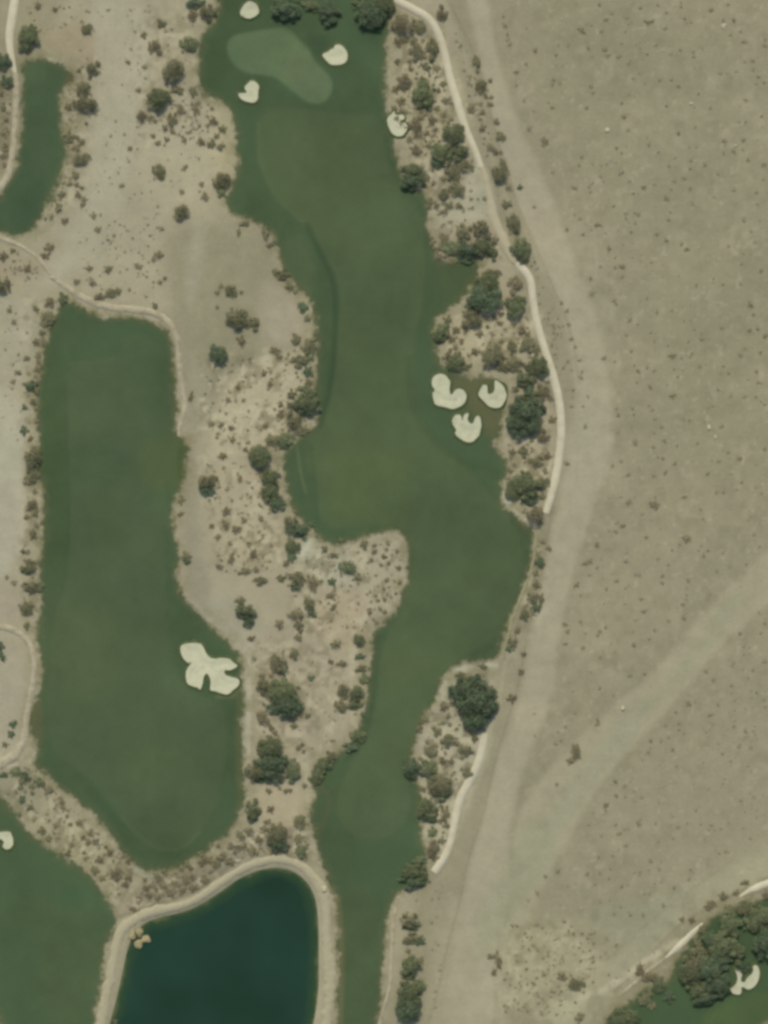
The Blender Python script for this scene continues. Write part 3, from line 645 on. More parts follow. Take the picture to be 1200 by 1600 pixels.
# (px, py, radius px, radius_y px or 0, kind); many 'dark' entries paint the shaded side of the crown just above
TREES = [
 (44,60,20,0,'green'),(7,98,12,15,'dark'),(11,127,10,12,'dark'),(136,46,10,0,'olive'),(147,106,12,13,'olive'),(131,140,13,0,'olive'),(134,163,20,12,'olive'),
 (128,250,15,12,'olive'),(118,274,7,0,'olive'),(97,305,7,0,'olive'),(108,213,10,0,'olive'),(122,305,5,8,'brown'),(92,325,8,0,'olive'),(252,36,8,9,'olive'),(243,75,12,13,'brown'),
 (296,70,15,13,'green'),(270,110,18,20,'olive'),(246,156,18,20,'green'),(220,182,10,0,'brown'),(277,141,11,8,'olive'),(302,143,7,10,'olive'),
 (249,269,11,14,'olive'),(283,331,14,14,'olive'),(305,3,16,10,'dark'),(334,190,8,0,'brown'),(348,202,7,0,'olive'),(330,224,8,0,'olive'),(345,229,8,6,'olive'),
 (347,281,15,16,'olive'),(348,301,10,9,'green'),(381,350,9,5,'olive'),(373,363,4,7,'olive'),(60,10,6,0,'brown'),(86,15,5,0,'brown'),(225,55,6,0,'brown'),(226,104,5,0,'scrub'),(216,141,5,0,'scrub'),(200,97,5,0,'scrub'),(203,232,5,0,'scrub'),(145,337,6,0,'scrub'),(288,262,5,7,'scrub'),(315,288,5,0,'scrub'),(284,300,5,0,'scrub'),(320,308,6,9,'scrub'),(78,388,9,0,'brown'),(71,400,7,0,'brown'),(6,400,8,0,'brown'),(270,185,9,12,'brown'),(258,200,6,0,'brown'),(283,172,8,0,'brown'),(306,172,6,10,'brown'),(190,290,5,0,'scrub'),(252,358,5,0,'scrub'),(153,358,6,0,'scrub'),
 (447,13,24,18,'dark'),(513,20,21,18,'dark'),(580,22,24,24,'dark'),(598,8,20,18,'green'),(566,6,16,12,'green'),(485,8,14,10,'green'),(326,20,14,0,'olive'),(300,24,10,0,'brown'),
 (630,38,20,16,'brown'),(655,42,12,12,'olive'),(650,83,12,15,'olive'),(675,78,11,18,'olive'),(666,104,11,7,'olive'),(632,128,13,0,'brown'),(662,146,18,22,'green'),(668,168,8,9,'green'),(690,20,10,13,'brown'),(693,27,6,0,'brown'),
 (622,66,8,0,'brown'),(619,141,7,0,'brown'),(698,158,8,8,'brown'),(650,195,9,14,'brown'),(676,188,8,0,'brown'),(650,235,10,9,'brown'),(626,158,8,0,'brown'),
 (708,208,17,18,'green'),(690,240,19,17,'green'),(684,256,11,9,'dark'),(645,268,20,12,'green'),(645,283,21,14,'dark'),(716,240,18,13,'green'),(726,258,14,12,'olive'),(706,270,14,13,'olive'),(714,296,14,13,'olive'),(694,305,10,10,'olive'),(716,322,6,0,'brown'),(692,331,8,4,'brown'),
 (745,100,7,14,'olive'),(752,135,12,11,'olive'),(736,170,9,7,'brown'),(782,214,8,10,'olive'),(782,272,14,17,'olive'),(754,200,7,0,'brown'),(766,230,7,0,'scrub'),(792,320,9,6,'olive'),(795,293,6,0,'scrub'),(812,292,5,0,'dark'),(803,350,11,18,'olive'),(814,388,16,20,'green'),
 (726,361,14,13,'olive'),(754,360,15,17,'olive'),(705,388,14,13,'green'),(733,392,18,15,'dark'),(754,388,18,14,'green'),(770,398,10,0,'green'),(727,406,14,8,'dark'),(676,377,6,11,'brown'),
 (762,445,24,18,'green'),(757,468,27,26,'dark'),(738,470,14,12,'dark'),(770,428,14,9,'olive'),(804,446,13,15,'brown'),(806,480,18,18,'green'),(798,470,14,8,'olive'),(736,500,18,16,'olive'),(690,518,16,14,'green'),(698,500,8,0,'olive'),(685,531,9,6,'dark'),
 (768,555,20,18,'olive'),(786,573,12,9,'olive'),(800,544,8,12,'olive'),(824,540,14,12,'olive'),(838,548,8,0,'olive'),(711,566,15,15,'green'),(699,560,8,0,'brown'),(803,568,12,14,'olive'),(728,572,10,8,'olive'),
 (840,575,18,17,'green'),(820,592,14,14,'green'),(846,612,14,13,'brown'),(826,606,10,0,'dark'),(822,640,28,26,'dark'),(808,664,22,20,'dark'),(830,665,20,16,'dark'),(826,622,18,10,'green'),(848,638,7,0,'olive'),(849,681,11,11,'brown'),(862,655,6,8,'brown'),
 (818,706,10,9,'olive'),(840,720,10,11,'olive'),(855,712,7,7,'brown'),(822,758,26,20,'green'),(802,772,15,13,'green'),(826,782,14,9,'dark'),(848,756,11,14,'olive'),(836,806,14,17,'brown'),(845,775,8,0,'olive'),(800,758,9,0,'green'),
 (843,879,8,10,'dark'),(838,896,6,0,'olive'),(838,912,7,0,'olive'),(833,934,10,9,'olive'),(846,936,6,10,'olive'),(838,949,9,8,'dark'),(820,962,9,9,'olive'),(848,846,4,5,'scrub'),(858,857,5,0,'olive'),(808,985,5,8,'brown'),(801,1003,8,9,'olive'),(797,1014,8,5,'dark'),(818,1022,5,0,'brown'),(814,1050,6,0,'brown'),
 (742,1090,34,32,'dark'),(722,1078,22,20,'dark'),(745,1122,24,20,'dark'),(760,1100,20,20,'dark'),(735,1065,16,10,'green'),(801,1092,8,9,'brown'),
 (718,1054,9,6,'olive'),(755,1041,9,5,'olive'),(694,1105,8,0,'brown'),(682,1141,10,9,'olive'),(700,1158,13,11,'olive'),(673,1172,11,12,'olive'),(728,1172,13,9,'olive'),(730,1207,9,10,'olive'),(692,1188,7,0,'brown'),(705,1190,6,0,'brown'),(742,1152,8,0,'olive'),
 (644,1200,14,18,'dark'),(668,1201,17,15,'green'),(690,1226,24,17,'olive'),(690,1240,18,11,'green'),(668,1262,16,18,'green'),(668,1278,16,7,'dark'),(696,1270,8,14,'brown'),(697,1290,6,6,'olive'),(676,1300,10,8,'green'),
 (678,1325,14,12,'brown'),(678,1338,10,6,'olive'),(655,1345,13,8,'green'),(648,1362,22,14,'green'),(642,1378,20,12,'dark'),(660,1372,12,0,'dark'),(690,1312,7,0,'olive'),
 (642,1436,17,13,'olive'),(640,1448,14,6,'dark'),(643,1464,18,9,'olive'),(656,1471,10,6,'dark'),(641,1508,17,16,'green'),(658,1500,6,0,'brown'),(638,1525,12,7,'green'),(640,1553,22,22,'green'),(640,1575,23,20,'dark'),(655,1540,12,0,'green'),(637,1486,5,0,'brown'),
 (360,455,11,12,'olive'),(340,457,5,0,'olive'),(339,480,4,0,'scrub'),(345,447,5,0,'scrub'),(377,457,4,0,'scrub'),(370,497,17,18,'olive'),(397,507,12,11,'olive'),(377,532,9,9,'brown'),(341,553,16,15,'dark'),
 (442,428,12,9,'olive'),(432,425,7,0,'olive'),(452,448,7,9,'olive'),(461,455,5,6,'olive'),(473,481,9,10,'dark'),(480,498,6,6,'green'),(415,365,7,12,'olive'),(422,383,5,7,'olive'),(462,530,10,9,'olive'),(484,540,14,12,'olive'),(430,548,9,7,'brown'),(437,558,6,6,'brown'),(468,565,16,10,'olive'),(482,581,10,8,'dark'),(485,555,10,8,'green'),(482,598,7,7,'brown'),
 (478,612,17,9,'green'),(476,628,24,14,'green'),(482,638,20,11,'dark'),(455,615,9,8,'olive'),(458,655,15,14,'olive'),(470,672,12,9,'olive'),(447,685,13,12,'green'),(428,688,13,10,'olive'),(443,698,10,5,'dark'),(404,714,20,18,'green'),(404,726,12,8,'dark'),(384,703,5,0,'brown'),(325,753,17,13,'olive'),(324,763,14,12,'dark'),
 (422,748,15,16,'green'),(424,770,17,16,'green'),(432,788,15,12,'dark'),(412,770,8,0,'olive'),(455,815,13,11,'olive'),(465,828,19,11,'dark'),(487,818,6,6,'dark'),(475,840,6,0,'dark'),(457,855,13,13,'green'),(455,870,10,8,'dark'),(447,881,6,6,'olive'),
 (362,687,6,0,'olive'),(348,713,6,6,'olive'),(375,748,5,6,'brown'),(353,800,8,7,'brown'),(352,820,8,6,'brown'),(370,827,9,8,'brown'),(341,840,6,5,'brown'),(331,822,5,0,'brown'),(361,873,6,11,'brown'),(396,865,9,7,'brown'),(382,893,11,7,'olive'),(407,908,13,7,'olive'),(343,886,6,6,'brown'),(408,810,7,5,'scrub'),(381,812,6,0,'scrub'),(400,890,6,0,'scrub'),(372,605,5,6,'brown'),(380,625,4,0,'olive'),(357,625,5,0,'brown'),(345,664,6,0,'olive'),(330,663,5,0,'brown'),(361,669,5,0,'brown'),(415,666,5,6,'brown'),(423,600,5,0,'brown'),(413,583,6,0,'brown'),(438,632,5,6,'brown'),(438,647,7,8,'brown'),
 (543,887,14,11,'green'),(557,903,9,8,'olive'),(463,905,14,13,'olive'),(462,918,8,8,'dark'),(440,903,8,7,'olive'),(519,909,7,7,'dark'),(502,908,4,4,'olive'),(489,910,9,15,'brown'),(517,930,9,5,'brown'),(484,943,11,11,'olive'),(488,957,7,9,'dark'),(462,960,14,8,'brown'),(467,974,10,8,'olive'),(437,975,8,9,'brown'),(466,996,7,7,'olive'),(460,1023,9,9,'olive'),(375,938,9,8,'olive'),(384,955,17,13,'green'),(388,970,12,10,'dark'),(393,997,7,5,'brown'),(468,985,6,0,'brown'),(521,948,5,7,'olive'),(569,852,9,7,'olive'),(534,845,6,0,'green'),(522,868,8,5,'olive'),(507,858,6,0,'olive'),
 (434,1035,14,17,'olive'),(440,1048,12,7,'dark'),(487,1059,6,5,'dark'),(415,1072,16,14,'olive'),(442,1080,26,20,'green'),(450,1098,25,21,'dark'),(430,1105,15,10,'dark'),(410,1122,14,12,'brown'),(459,1134,6,6,'olive'),(424,1137,5,6,'olive'),(480,1118,5,6,'olive'),
 (535,1080,13,12,'olive'),(533,1104,11,11,'olive'),(561,1000,10,10,'green'),(562,1026,10,5,'dark'),(563,1045,10,7,'olive'),(569,1060,9,10,'green'),(556,1083,14,14,'green'),(555,1100,14,8,'green'),(568,1117,6,4,'dark'),(525,1007,7,9,'olive'),(534,1037,9,6,'olive'),(517,1034,4,6,'olive'),(547,1168,13,8,'dark'),(560,1148,14,12,'green'),
 (424,1168,24,18,'green'),(425,1188,26,20,'dark'),(424,1208,22,14,'dark'),(398,1205,15,17,'olive'),(457,1200,14,13,'green'),(457,1214,14,10,'dark'),(402,1217,12,7,'dark'),(505,1196,15,13,'green'),(495,1212,14,12,'green'),(496,1220,9,6,'dark'),(517,1182,11,9,'olive'),(420,1236,5,6,'olive'),(446,1236,4,5,'brown'),(466,1168,5,6,'brown'),
 (396,1262,13,17,'green'),(396,1277,11,9,'dark'),(435,1302,18,17,'olive'),(434,1320,18,12,'dark'),(469,1283,12,12,'olive'),(471,1330,11,10,'green'),(465,1312,6,8,'olive'),(424,1265,7,0,'brown'),(418,1284,6,0,'brown'),
 (291,870,8,10,'olive'),(292,878,6,5,'dark'),(284,780,6,9,'olive'),(282,803,5,6,'olive'),(281,922,5,9,'olive'),(298,620,4,9,'olive'),
 (78,473,9,10,'brown'),(98,466,10,9,'green'),(76,498,14,13,'olive'),(66,520,6,0,'olive'),(68,535,6,9,'olive'),(60,555,5,8,'olive'),(50,603,9,11,'dark'),(38,636,5,5,'dark'),(51,629,5,5,'olive'),(39,672,8,8,'dark'),(15,485,5,0,'scrub'),(22,503,5,0,'scrub'),(28,582,6,6,'scrub'),(20,596,5,0,'scrub'),(52,715,13,20,'olive'),(52,740,11,14,'olive'),(50,788,10,10,'brown'),(52,835,8,8,'olive'),(58,822,5,0,'olive'),(36,862,4,4,'dark'),(44,885,12,14,'olive'),(42,893,9,6,'dark'),(50,917,17,8,'olive'),(62,917,7,8,'dark'),(42,950,11,13,'olive'),(42,978,7,6,'olive'),(2,1010,6,10,'dark'),(4,1026,6,8,'dark'),(3,444,14,15,'olive'),(55,802,6,9,'olive'),(10,902,4,0,'scrub'),(22,910,5,0,'scrub'),
 (169,421,7,7,'olive'),(175,457,12,8,'olive'),(155,464,11,6,'olive'),(185,456,6,6,'olive'),(242,478,6,5,'olive'),(249,398,7,7,'olive'),(240,405,5,0,'scrub'),(250,441,5,0,'scrub'),(258,435,4,0,'olive'),(140,420,6,0,'scrub'),(216,416,7,0,'scrub'),(145,442,7,6,'brown'),(120,440,6,0,'brown'),(43,420,7,0,'brown'),(20,392,5,0,'brown'),
 (20,1131,6,8,'dark'),(17,1147,7,6,'dark'),(9,1163,6,5,'olive'),(5,1211,8,5,'dark'),(25,1206,10,8,'green'),(40,1214,9,8,'dark'),(34,1218,8,0,'olive'),(35,1249,7,7,'dark'),(62,1222,8,10,'green'),(76,1235,8,8,'brown'),(50,1228,6,0,'olive'),(32,1230,5,0,'green'),(99,1263,6,6,'brown'),(124,1286,7,6,'brown'),(65,1298,7,8,'olive'),(76,1310,6,6,'olive'),(46,1262,7,6,'olive'),(30,1273,5,0,'green'),(142,1301,6,7,'brown'),(172,1332,6,7,'brown'),(156,1343,7,7,'brown'),(148,1360,7,8,'olive'),(160,1372,6,5,'olive'),(182,1366,10,11,'brown'),(195,1382,8,5,'brown'),(106,1333,5,8,'olive'),(88,1290,6,0,'scrub'),
 (268,1395,9,7,'brown'),(285,1392,8,6,'brown'),(303,1388,9,6,'brown'),(320,1375,8,0,'brown'),(345,1340,10,8,'brown'),(338,1350,8,0,'brown'),(362,1345,12,7,'brown'),(380,1322,9,7,'brown'),(397,1332,9,6,'brown'),(360,1322,7,0,'scrub'),(300,1370,7,0,'scrub'),(255,1385,7,0,'scrub'),(232,1400,8,4,'brown'),(210,1420,9,4,'brown'),(375,1305,8,0,'olive'),(405,1312,8,0,'brown'),(180,1598,9,7,'brown'),
 (1085,1500,24,22,'olive'),(1078,1522,26,20,'green'),(1105,1512,22,22,'dark'),(1095,1545,20,14,'green'),(1120,1538,22,20,'dark'),(1130,1475,26,24,'green'),(1110,1470,18,16,'dark'),(1140,1445,20,22,'green'),(1125,1500,20,16,'dark'),(1152,1490,14,18,'green'),(1165,1420,16,12,'olive'),(1175,1440,14,18,'green'),(1196,1470,20,28,'dark'),(1190,1430,20,16,'green'),(1160,1510,12,9,'dark'),(1103,1560,22,10,'dark'),(1098,1455,10,8,'olive'),(1090,1475,8,8,'brown'),(1112,1413,9,6,'brown'),(1130,1400,8,0,'brown'),
 (1030,1538,13,12,'green'),(1045,1558,10,10,'dark'),(1015,1525,14,10,'brown'),(1000,1520,9,6,'brown'),(1008,1560,12,10,'olive'),(1018,1570,8,8,'olive'),(978,1590,26,18,'green'),(962,1598,16,12,'dark'),(905,1590,10,8,'brown'),(900,1537,14,10,'olive'),(878,1527,9,6,'brown'),(1081,1438,6,6,'brown'),(1105,1418,6,0,'brown'),(1113,1410,7,4,'brown'),(1066,1436,5,0,'brown'),(1000,1515,7,11,'brown'),
 (899,1172,8,17,'brown'),(891,1190,6,7,'brown'),(1163,1379,8,5,'olive'),(778,1498,6,16,'brown'),(772,1519,7,5,'brown'),(766,1495,5,6,'olive'),
]

LAND_MARKS = [('the putting green',437,100),('the pond',350,1500),('the largest bunker',325,1045),('the three clustered bunkers',730,640),('the bunker right of upper rough',620,195),
 ('the top left corner',0,0),('the narrow upper left turf',60,230),('the left path bend',75,432),('the bare patch at mid left',370,500),
 ('the waist of the right fairway',500,600),('the speckled ground between holes',390,800),('the sandy notch in right hole',560,900),('the sandy gap beside largest bunker',450,1050),
 ('the sandy neck above the pond',430,1190),('the left edge of left hole',40,750),('the lower left desert strip',110,1310),('the top of right cart path',700,60),
 ('the sandy fork in cart path',740,310),('the middle of long cart path',850,560),('the long cart path lower end',845,790),('the thin edging path',820,950),
 ('the short pale lower path',715,1250),('the bottom of the right hole',620,1450),('the lower right corner',1190,1590),('the bottom of the dirt track',820,1500),('the middle left frame edge',0,1000),('the sandy ground left of green',270,110)]
COLN = {'dark':'dark green', 'green':'green', 'olive':'olive green', 'brown':'brownish', 'scrub':'sparse grey'}
def direction(dx, dy):
    if math.hypot(dx, dy) < 14: return 'close by'
    a = math.degrees(math.atan2(-dy, dx)) % 360
    return ['right of','upper right of','above','upper left of','left of','lower left of','below','lower right of'][int(((a+22.5) % 360)//45)]
ORD = ['nearest one','second nearest','third nearest','fourth nearest','fifth nearest','sixth nearest','seventh nearest','eighth nearest','ninth nearest','tenth nearest', 'eleventh nearest', 'twelfth nearest']+['%dth nearest' % q for q in range(13, 21)]+['21st nearest', '22nd nearest', '23rd nearest']+['%dth nearest' % q for q in range(24, 60)]
recs = []
# further bushes in the thick of the brush
_r = random.Random(5)
_all = [(t[0], t[1], t[2]) for t in TREES]
for P, cnt, a, b in (([(616,60),(690,60),(740,230),(700,330),(672,330),(650,240),(616,180)],34,4.5,9),([(690,490),(840,490),(866,620),(855,800),(795,790),(800,560),(690,570)],26,4.5,9),
   ([(655,1130),(760,1060),(750,1160),(700,1320),(662,1310)],16,4,7),([(395,1020),(480,1000),(480,1240),(395,1240)],12,4,7),([(560,850),(628,845),(626,920),(590,975),(575,960),(600,900)],20,3.5,5.5),
   ([(38,480),(72,480),(62,700),(40,960),(34,700)],16,4,8),([(98,110),(150,100),(130,330),(70,370),(100,280)],14,4,8),([(230,150),(340,160),(340,230),(230,240)],12,4,7),([(225,1372),(400,1292),(480,1300),(400,1332),(230,1412)],24,4,8),
   ([(10,1200),(60,1210),(220,1360),(195,1415)],14,4,7),([(675,380),(770,340),(780,410),(690,412)],8,5,9),([(740,100),(760,100),(800,300),(780,320)],10,4,7),([(0,120),(20,130),(14,280),(0,285)],8,4,7),([(1110,1400),(1200,1385),(1200,1430),(1120,1440)],5,6,10)):
    Q = np.array(P, float); n = 0
    for _ in range(cnt*12):
        if n >= cnt: break
        x_ = _r.uniform(Q[:, 0].min(), Q[:, 0].max()); y_ = _r.uniform(Q[:, 1].min(), Q[:, 1].max())
        if sdf(np.array([x_]), np.array([y_]), Q, True, 50)[0] < 0: continue
        X, Y = W((x_, y_))
        r_ = a+(b-a)*_r.random()**1.6
        if samp(TURF, X, Y) > .8 or samp(PATHD, X, Y) > -.8*r_*S: continue
        if any(math.hypot(x_-q[0], y_-q[1]) < .8*(r_+q[2]) for q in _all): continue
        _all.append((x_, y_, r_)); n += 1
        TREES.append((x_, y_, r_, r_*_r.uniform(.8, 1.2), _r.choice(['brown','brown','olive','scrub'])))
for t in TREES:
    x_, y_, r_, ry, kd = t; ry = ry or r_
    R = math.sqrt(r_*ry)
    size = 'L' if R >= 17 else 'M' if R >= 9.5 else 'S'
    word = ('large' if R >= 21 else 'medium' if R >= 14 else 'small')+' '+COLN[kd]+(' tree' if R >= 14 else ' shrub' if R >= 8 else ' bush')
    lm = min(LAND_MARKS, key=lambda q: math.hypot(q[1]-x_, q[2]-y_))
    dd = math.hypot(lm[1]-x_, lm[2]-y_)
    recs.append([word, direction(x_-lm[1], y_-lm[2]), lm[0], dd, t, size, R])
from collections import defaultdict
by = defaultdict(list)
for r in recs: by[(r[0], r[1], r[2])].append(r)
def inst(name, me, parent):
    o = bpy.data.objects.new(name, me); col.objects.link(o); o.parent = parent; return o
vi = 0
for key, rs in by.items():
    rs.sort(key=lambda r: r[3])
    for i, r in enumerate(rs):
        x_, y_, rx, ry, kd = r[4]; ry = ry or rx
        lab = r[0]+' '+r[1]+' '+r[2]
        if len(rs) > 1: lab = r[0]+' '+r[1]+' '+r[2]+', '+ORD[i]
        vi += 1
        big = r[6] >= 14
        cr, tr = proto(kd, r[5], vi % {'L':4, 'M':5, 'S':6, 'T':6}[r[5]])
        X, Y = W((x_, y_))
        nm = 'tree' if big else 'shrub' if r[6] >= 8 else 'bush'
        nm = 'dry_bush' if nm == 'bush' and kd in ('brown','scrub') else nm
        root = bpy.data.objects.new(nm, None); col.objects.link(root)
        root.location = (X, Y, hz(X, Y)+.02); root.rotation_euler = (0, 0, 0)
        tag(root, lab, nm.replace('_', ' '), {'tree':'trees', 'shrub':'shrubs', 'bush':'small bushes', 'dry_bush':'small dry bushes'}[nm]+' on the golf course and its edges')
        k = 1.06*S
        zf = r[6]*S*(.85 if big else .6)
        c = inst('crown' if big else 'foliage', cr, root); c.scale = (rx*k, ry*k, zf)
        b_ = inst('trunk' if big else 'stem', tr, root); b_.scale = (rx*k, ry*k, zf)
        # turn the crown within its own outline
        a = vi*2.39996 if abs(rx-ry) < 3 else (vi % 2)*PI+.25*math.sin(vi*1.7)
        c.rotation_euler.z = a; b_.rotation_euler.z = a

# ------------------------------------------------------------------ open-desert shrubs, each surveyed on its own
def zz(x0, y0, L): return [(x0+p[0]/3, y0+p[1]/3, p[2] if len(p) > 2 else 1) for p in L]
DOTS = zz(800,0,[(408,22,2),(470,65),(440,95,2),(537,80),(635,105,2),(600,35),(720,135,2),(930,45,2),(1012,22),(840,105),(1040,97,2),(990,97),(328,143,2),(262,213),(358,222),(435,230,2),(450,258),(498,262,2),(545,298),(645,270),(600,225),(745,253),(850,245),(850,265),(1130,165),(1095,200),(1185,213,2),(1050,333),(1130,325),(1140,350),(975,345),(1185,385),(20,340,2),(67,300),(20,400),(108,240,2),(225,390),(475,400),(370,403),(548,443),(780,405,2),(350,507),(188,505,2),(55,473),(525,547,2),(875,440),(1095,470),(1095,570),(153,665,3),(80,605),(100,520),(190,808),(545,610),(640,680),(780,625),(995,660,2),(1085,657),(1040,712),(1105,750),(1180,770,2),(765,740),(905,773),(445,770),(487,765),(520,808),(315,775),(620,880,2),(668,865),(760,850),(805,835),(722,928,2),(850,958),(1145,905),(535,1000),(595,1005),(475,965),(395,1052,2),(340,1070),(680,1095,2),(725,1130,2),(455,1167,2),(820,1167,2),(1085,1032),(1040,890),(1140,1135),(1015,1155),(735,1030),(258,1078),(362,872),(295,880),(105,970),(415,825)])
DOTS += zz(800,400,[(515,47,2),(515,97,2),(415,50),(368,108,2),(655,30),(865,138),(945,105),(1075,38),(1165,70),(1117,228,2),(480,210),(680,262),(553,298,2),(535,370),(630,200),(560,443),(432,478,3),(592,540,2),(985,335),(1117,348),(1185,375,2),(890,385,2),(750,470,2),(840,460),(1072,465),(990,515),(1147,540),(880,515),(965,628),(1025,655),(1090,660),(1145,658),(752,657,2),(655,720,2),(670,762),(648,615),(565,715,2),(500,745),(497,825),(575,878,2),(715,865),(345,798,2),(280,705),(258,975,2),(325,545,2),(325,570,2),(317,490),(297,425),(275,388,2),(240,328),(265,320),(258,258),(233,218),(355,660),(335,705),(375,175,2),(980,798),(1013,920),(1068,950,2),(970,962),(707,948,2),(767,972),(920,1020),(545,1027),(665,1030),(715,1022),(510,958),(472,985),(545,1155,2),(668,1168,3),(808,1130),(955,1110),(990,1105),(500,565),(590,320)])
DOTS += zz(800,800,[(518,65,3),(400,155,3),(345,240,2),(368,232,2),(535,232,2),(610,10),(630,118),(817,125,3),(750,178),(897,203,2),(685,220),(597,298),(490,322),(443,362),(303,343,2),(320,390),(705,300),(708,335),(825,320),(605,408,2),(705,400),(800,430),(530,430),(620,465),(960,280),(925,385),(322,515,2),(247,527),(258,562,2),(412,560,2),(440,540),(570,625,2),(330,637,2),(250,620,2),(668,555,2),(805,498,2),(732,508),(910,750),(945,785),(555,768,2),(620,755),(413,825),(473,858),(295,940),(400,975,2),(400,995,2),(250,1005),(205,1085),(105,1050),(105,945),(720,1000),(770,940),(830,895,2),(1030,815),(1045,885),(1065,885),(930,950,2),(937,998),(910,1030),(965,905),(1145,845),(1180,880),(1040,1005),(1095,1030),(1130,1028),(1065,1098),(1120,1105),(755,1115),(640,1125,2),(700,1075),(650,1075),(987,1130,2),(1025,1170),(1160,470),(1185,520),(1165,570),(1070,570),(1130,740),(1185,700)])
DOTS += zz(800,1200,[(485,60,2),(525,85),(575,110),(490,130),(605,135),(440,172,2),(380,210),(593,258,2),(362,268),(485,265),(525,290),(500,305,2),(420,315),(475,345),(540,360),(470,410),(405,420),(355,495,2),(410,490),(462,472),(215,485,2),(390,545,2),(515,557),(600,487),(573,487),(157,510),(120,587,2),(75,620),(245,722,2),(265,770),(118,732),(100,835),(775,275),(932,265),(1000,390,2),(1120,330),(1135,135),(860,200),(210,75),(830,520),(760,560),(650,435),(620,590),(480,685,2),(555,690),(615,690),(710,645),(150,970),(185,1048),(40,1020),(120,1065),(25,905),(50,1165),(455,970),(490,830),(445,800),(240,980)])
DOTS += zz(600,0,[(560,78),(565,120),(578,160),(580,185),(590,210),(670,130),(770,480)])
random.shuffle(DOTS)
DOTS.sort(key=lambda p: -p[2])
def zone(x_, y_):
    v = 'top' if y_ < 320 else 'upper' if y_ < 640 else 'middle' if y_ < 960 else 'lower' if y_ < 1280 else 'bottom'
    hh = 'nearer the dirt track' if x_ < 960 else 'at mid desert' if x_ < 1085 else 'by the right edge'
    return v, hh
tiny = [proto('faint', 'T', i)[0] for i in range(3)]+[proto('scrub', 'T', i)[0] for i in range(3)]
scr = [proto('scrub', 'S', i)[0] for i in range(3)]
for i, (x_, y_, s_) in enumerate(DOTS[:300]):
    X, Y = W((x_, y_)); r = {1:.95, 2:1.25, 3:1.7}[s_]*random.uniform(.7, 1.25)
    me = scr[i % 3] if s_ == 3 else tiny[i % 3+(3 if s_ == 2 else 0)]
    o = bpy.data.objects.new('desert_shrub', me); col.objects.link(o)
    o.location = (X, Y, hz(X, Y)); o.rotation_euler.z = random.uniform(0, 6.28); o.scale = (r, r*random.uniform(.8, 1.2), r*.42)
    v, hh = zone(x_, y_)
    sz = {1:'tiny faint', 2:'small dark', 3:'larger dark'}[s_]
    tag(o, '%s shrub on the open right desert, %s band, %s' % (sz, v, hh), 'desert shrub', 'low shrubs dotted over the open desert')

